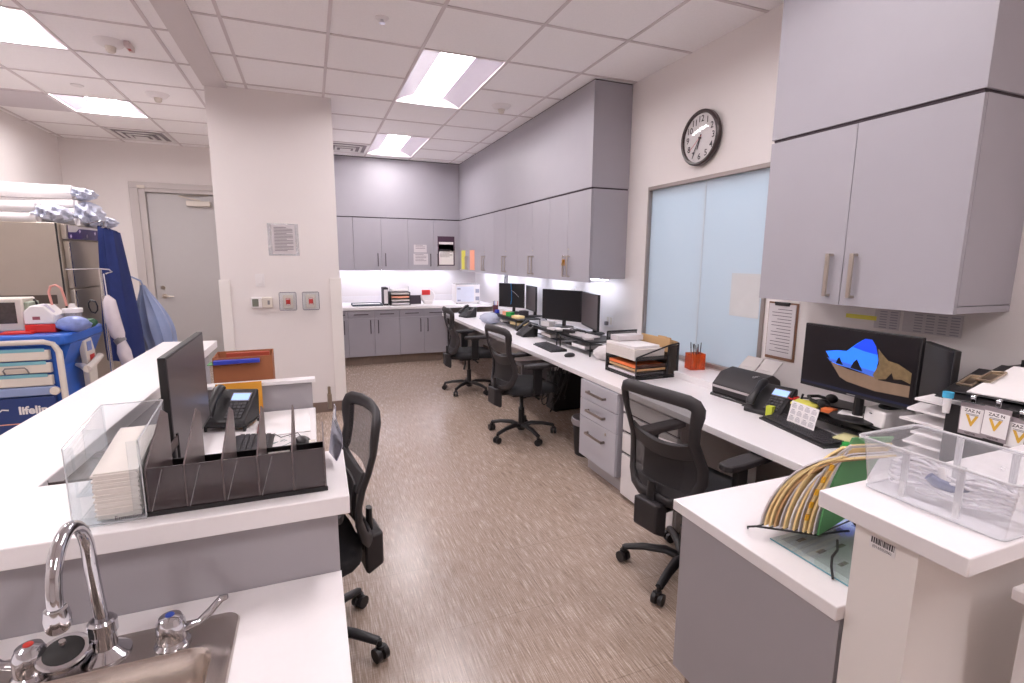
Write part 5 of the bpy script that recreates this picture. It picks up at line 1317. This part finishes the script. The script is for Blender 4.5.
# crash cart
t = thing('crash_cart', 'blue medical crash cart with cream drawers left of the white ledge', 'medical cart', (0,0,0))
CX0, CX1, CY0, CY1 = -2.15, -1.42, 3.79, 4.34
m = MB(); m.box(CX0+.02, CX1-.03, CY0+.02, CY1-.02, .16, 1.04); m.build('cabinet', BLUECART, t, bevel=.006)
m = MB(); m.prism([(CX0,CY0-.01),(CX1+.005,CY0-.01),(CX1+.035,CY0+.03),(CX1+.035,CY1),(CX0,CY1)], 1.04, 1.105); m.build('top', BLUECART, t, bevel=.012)
m = MB(); m.prism([(CX1-.03,1.04),(CX1+.03,1.04),(CX1-.03,.90)], CY0+.03, CY1-.02, 'y'); m.build('flare', BLUECART, t)
m = MB(); pts = [(CX0,CY0-.005,.20),(CX0,CY0-.005,1.0),(CX0+.02,CY0-.005,1.05),(CX0+.06,CY0-.005,1.065),(CX1-.085,CY0-.005,1.065),(CX1-.04,CY0-.005,1.05),(CX1-.018,CY0-.005,1.0),(CX1-.015,CY0-.005,.20)]
m.tube(pts, .017, 12); m.build('frame_tube', CREAMP, t)
for a, b in ((.955,1.015),(.878,.938),(.80,.862)):
    m = MB(); m.box(CX0+.05, CX1-.065, CY0-.012, CY0+.02, a, b); d = m.build('drawer', CREAMP, t, bevel=.006)
    m = MB(); m.box(CX0+.05, CX1-.085, CY0-.014, CY0-.011, b-.008, b+.012); m.build('label_strip', M('pale teal strip', (120,176,190), .4), d)
m = MB(); m.box(CX0+.05, CX1-.065, CY0-.014, CY0+.02, .742, .795); m.build('drawer', M('grey blue drawer', (136,152,190), .45), t, bevel=.006)
m = MB(); m.tube([(-1.70,CY0-.014,.882),(-1.70,CY0-.03,.905),(-1.69,CY0-.032,.918),(-1.60,CY0-.032,.918),(-1.59,CY0-.03,.905),(-1.59,CY0-.014,.882)], .004, 6); m.build('wire_pull', GREYP, t)
m = MB(); m.cyl((-1.475,CY0-.014,.768),(-1.475,CY0-.035,.768),.025, n=20); m.build('latch', CREAMP, t, bevel=.003)
m = MB(); m.box(CX0+.05, CX1-.065, CY0-.010, CY0+.02, .20, .733); d = m.build('lower_panel', BLUECARTD, t, bevel=.004)
text('lettering', 'lifeline', .066, WHITEP, t, (-1.58, CY0-.0115, .655), FYN, .001, bold=.0022)
m = MB(); m.tube([(-1.80,CY0-.012,.665),(-1.76,CY0-.012,.65),(-1.74,CY0-.012,.67),(-1.71,CY0-.012,.665)], .004, 6); m.build('emblem', WHITEP, t)
m = MB(); m.box(CX0+.05,CX1-.065,CY0-.012,CY0-.010,.575,.58); m.build('stripe', SALMON, t)
for x in (CX0+.08, CX1-.10):
    for y in (CY0+.08, CY1-.08):
        m = MB(); m.cyl((x,y,.12),(x,y,.17),.012); m.cyl((x-.02,y,.06),(x+.02,y,.06),.06, n=20); m.build('wheel', BLACK, t)
m = MB(); m.tube([(CX1-.02,4.0,.88),(CX1+.02,3.97,.875),(CX1+.07,3.90,.865)], [.01,.018,.024], 10); m.tube([(CX1+.07,3.90,.865),(CX1+.07,4.12,.91)], .021, 10)
m.build('push_handle', CREAMP, t)
m = MB(); m.prism([(4.0,1.03),(4.12,1.04),(4.17,.92),(4.14,.66),(4.03,.66),(4.02,.90)], CX1+.0, CX1+.035, 'x'); c = m.build('side_holder', CREAMP, t, bevel=.006)
m = MB(); m.box(CX1+.036,CX1+.038,4.03,4.10,.96,1.02); m.build('blue_label', M('blue label', (120,140,200), .5), c); m = MB(); m.box(CX1+.036,CX1+.038,4.06,4.13,.88,.93); m.build('red_label', RED, c)
t = thing('defibrillator_monitor', 'cream framed monitor unit on the cart top at the left edge', 'medical monitor', (-1.80, 4.05, 1.1055))
m = MB(); m.box(-.14,.125,-.03,.14,.0,.205); m.build('housing', CREAMP, t, bevel=.01); m = MB(); m.box(-.12,.09,-.034,-.031,.05,.18); m.build('screen', M('busy dark screen', (66,58,56), .25, var=.6, scale=50), t)
m = MB(); m.box(.125,.150,-.02,.12,.02,.18); m.build('side_pod', GREENB if False else M('sage pod', (150,160,140), .5), t, bevel=.006)
m = MB(); m.tube([(.14,.08,.19),(.17,.06,.14),(.22,.04,.05),(.26,.06,.012)], .007, 8); m.build('cable', BLACK, t)
slab('red_binder', 'thin red folder lying on the cart top before the suction unit', 'folder', (-1.66, 3.90, 1.1055), (.16,.10,.012), 0, RED)
t = thing('suction_unit', 'white portable suction unit with red base and pink tube on the cart', 'suction unit', (-1.555, 3.98, 1.1055))
m = MB(); m.box(-.10,.085,-.09,.10,0,.065); m.build('red_base', RED, t, bevel=.006)
m = MB(); m.prism([(-.10,.066),(.09,.066),(.09,.13),(.03,.205),(-.05,.21),(-.10,.165)], -.09, .10, 'y'); m.build('housing', WHITEP, t, bevel=.012)
m = MB(); m.box(-.045,.0,-.092,-.09,.10,.125); m.build('badge', M('wine badge', (150,80,90), .5), t)
m = MB(); m.tube([(.0,-.05,.20),(.03,-.06,.21),(.075,-.05,.15)], [.01,.012,.01], 8); m.build('carry_handle', M('lilac handle', (206,200,216), .4), t)
m = MB(); m.tube([(.03,.05,.20),(.02,.05,.30),(.035,.05,.345),(.07,.05,.355),(.10,.05,.33),(.115,.05,.25),(.12,.05,.19)], .009, 8); m.build('pink_tube', M('pink tube', (214,150,140), .35), t)
t.scale = (.8, .8, .8); t.location = (-1.55, 3.97, 1.1055)
t = thing('suction_canister', 'clear suction canister with white lid beside the suction unit', 'canister', (-1.43, 4.02, 1.1055))
m = MB(); m.lathe([(0,0),(.04,0),(.045,.11),(0,.11)], n=20); m.build('canister', clear_mat('canister clear', (240,238,243), .3, .2), t); m = MB(); m.lathe([(0,.11),(.052,.11),(.052,.135),(.02,.14),(.015,.165),(0,.165)], n=20); m.build('lid', WHITEP, t)
lump('wipes_pack', 'blue and white wipes packet beside the suction canister', 'packet', (-1.40, 3.93, 1.1055), (.085,.06,.05), M('blue white film', (130,146,200), .35, var=.35, scale=30), 9)
lump('green_ball', 'small green resuscitator bulb at the right end of the cart top', 'bulb', (-1.385, 4.14, 1.1055), (.035,.04,.03), M('dark green rubber', (40,90,60), .5), 2)
t = thing('iv_pole', 'slim metal pole with cross bar rising behind the cart', 'pole', (-1.42, 4.42, 0))
m = MB(); m.cyl((0,.10,.02),(0,.10,1.48),.011); m.build('pole', STEEL, t); m = MB(); m.tube([(-.20,.10,1.475),(0,.10,1.48),(.07,.06,1.475),(.10,.0,1.46),(.08,-.05,1.45)], .005, 6); m.build('cross_bar', CHROME, t)
m = MB(); m.cyl((0,.10,0),(0,.10,.02),.12, n=20); m.build('foot', BLACK, t)
t = thing('resuscitator_bag', 'clear resuscitator pouch hanging from the cross bar', 'pouch', (-1.36, 4.35, 0)); t.scale = (.85, .85, 1)
m = MB(); m.tube([(.015,-.0,1.45),(.02,0,1.30)], .004, 6); m.build('hook_strap', WHITEP, t)
m = MB(); m.tube([(.02,0,1.30),(.03,0,1.26),(.045,-.01,1.12),(.07,-.02,1.02),(.085,-.02,.98),(.10,-.03,.90),(.12,-.03,.80)], [.012,.045,.055,.05,.03,.05,.045], 14); m.build('pouch', M('pinkish film', (214,204,208), .2, var=.15, scale=16, bump=.8), t)
m = MB(); m.tube([(.068,-.02,1.00),(.088,-.02,.965)], .042, 14); m.build('dark_band', GREYP, t)
m = MB(); m.tube([(-.08,-.04,1.27),(-.098,-.035,1.25),(-.10,-.03,1.22),(-.085,-.04,1.19),(-.06,-.04,1.18),(-.042,-.04,1.20),(-.04,-.04,1.23),(-.05,-.04,1.26)], .006, 6, closed=True); m.build('tube_loop', BLACK, t)

# ================================================================= LIGHT
def bar(name, x0,x1,y0,y1,z, label):
    t = thing('undercabinet_light', label, 'light strip', ((x0+x1)/2,(y0+y1)/2,z), 0, 'light strips under the wall cabinets')
    a, b = (x1-x0)/2, (y1-y0)/2
    m = MB(); m.box(-a,a,-b,b,-.010,0); m.build('housing', WHITEP, t); m = MB(); m.box(-a*.92,a*.92,-b*.92,b*.92,-.016,-.0105); m.build('tube', UNDER, t)
for k in range(5):
    bar('', 2.50, 2.545, 4.03+.846*k, 4.70+.846*k, 1.398, ('light strip under the wall cabinet nearest the window','light strip under the second wall cabinet','light strip under the third wall cabinet','light strip under the fourth wall cabinet','light strip under the corner wall cabinet')[k])
for k, (a, b) in enumerate(((.66,1.40),(1.50,2.25))):
    bar('', a, b, 8.40, 8.445, 1.398, ('light strip under the back wall cabinets, left','light strip under the back wall cabinets, right')[k])
bar('', .29, .60, 8.40, 8.445, 1.398, 'light strip under the back cabinet behind the column')

def area(name, loc, sx, sy, power, col, rot=(0,0,0)):
    l = bpy.data.lights.new(name, 'AREA'); l.shape = 'RECTANGLE'; l.size = sx; l.size_y = sy; l.energy = power; l.color = tuple(rgb(*col)[:3])
    o = bpy.data.objects.new(name, l); COL.objects.link(o); o.location = loc; o.rotation_euler = rot; return o
area('adjacent_room_light', (3.9, 2.9, H-.06), .9, 2.2, 62, (232, 242, 255))

w_ = bpy.data.worlds.new('world'); SC.world = w_; w_.use_nodes = True
w_.node_tree.nodes['Background'].inputs[0].default_value = (.8, .78, .8, 1); w_.node_tree.nodes['Background'].inputs[1].default_value = .4

# ================================================================= CAMERA
cam = bpy.data.cameras.new('camera'); co = bpy.data.objects.new('camera', cam); COL.objects.link(co); SC.camera = co
yw, pt, rl, fpx = 3.75213853e-01, 1.61448182e-01, -6.86096300e-03, 506.361709
cy, sy, cp, sp = math.cos(yw), math.sin(yw), math.cos(pt), math.sin(pt)
F = Vector((sy*cp, cy*cp, -sp)); Rt = Vector((cy, -sy, 0)); D = F.cross(Rt)
R2 = Rt*math.cos(rl) + D*math.sin(rl); D2 = Rt*(-math.sin(rl)) + D*math.cos(rl)
co.matrix_world = Matrix(((R2.x, -D2.x, -F.x, 0), (R2.y, -D2.y, -F.y, 0), (R2.z, -D2.z, -F.z, 1.57), (0,0,0,1)))
cam.sensor_width = 36; cam.lens = fpx/1024*36; cam.clip_start = .02; cam.clip_end = 60
SC.view_settings.view_transform = 'Standard'; SC.view_settings.look = 'None'; SC.view_settings.gamma = 1; SC.view_settings.use_curve_mapping = False
SC.view_settings.exposure = 0.08
SC.cycles.max_bounces = 10; SC.cycles.diffuse_bounces = 6; SC.cycles.transparent_max_bounces = 24; SC.cycles.sample_clamp_indirect = 6
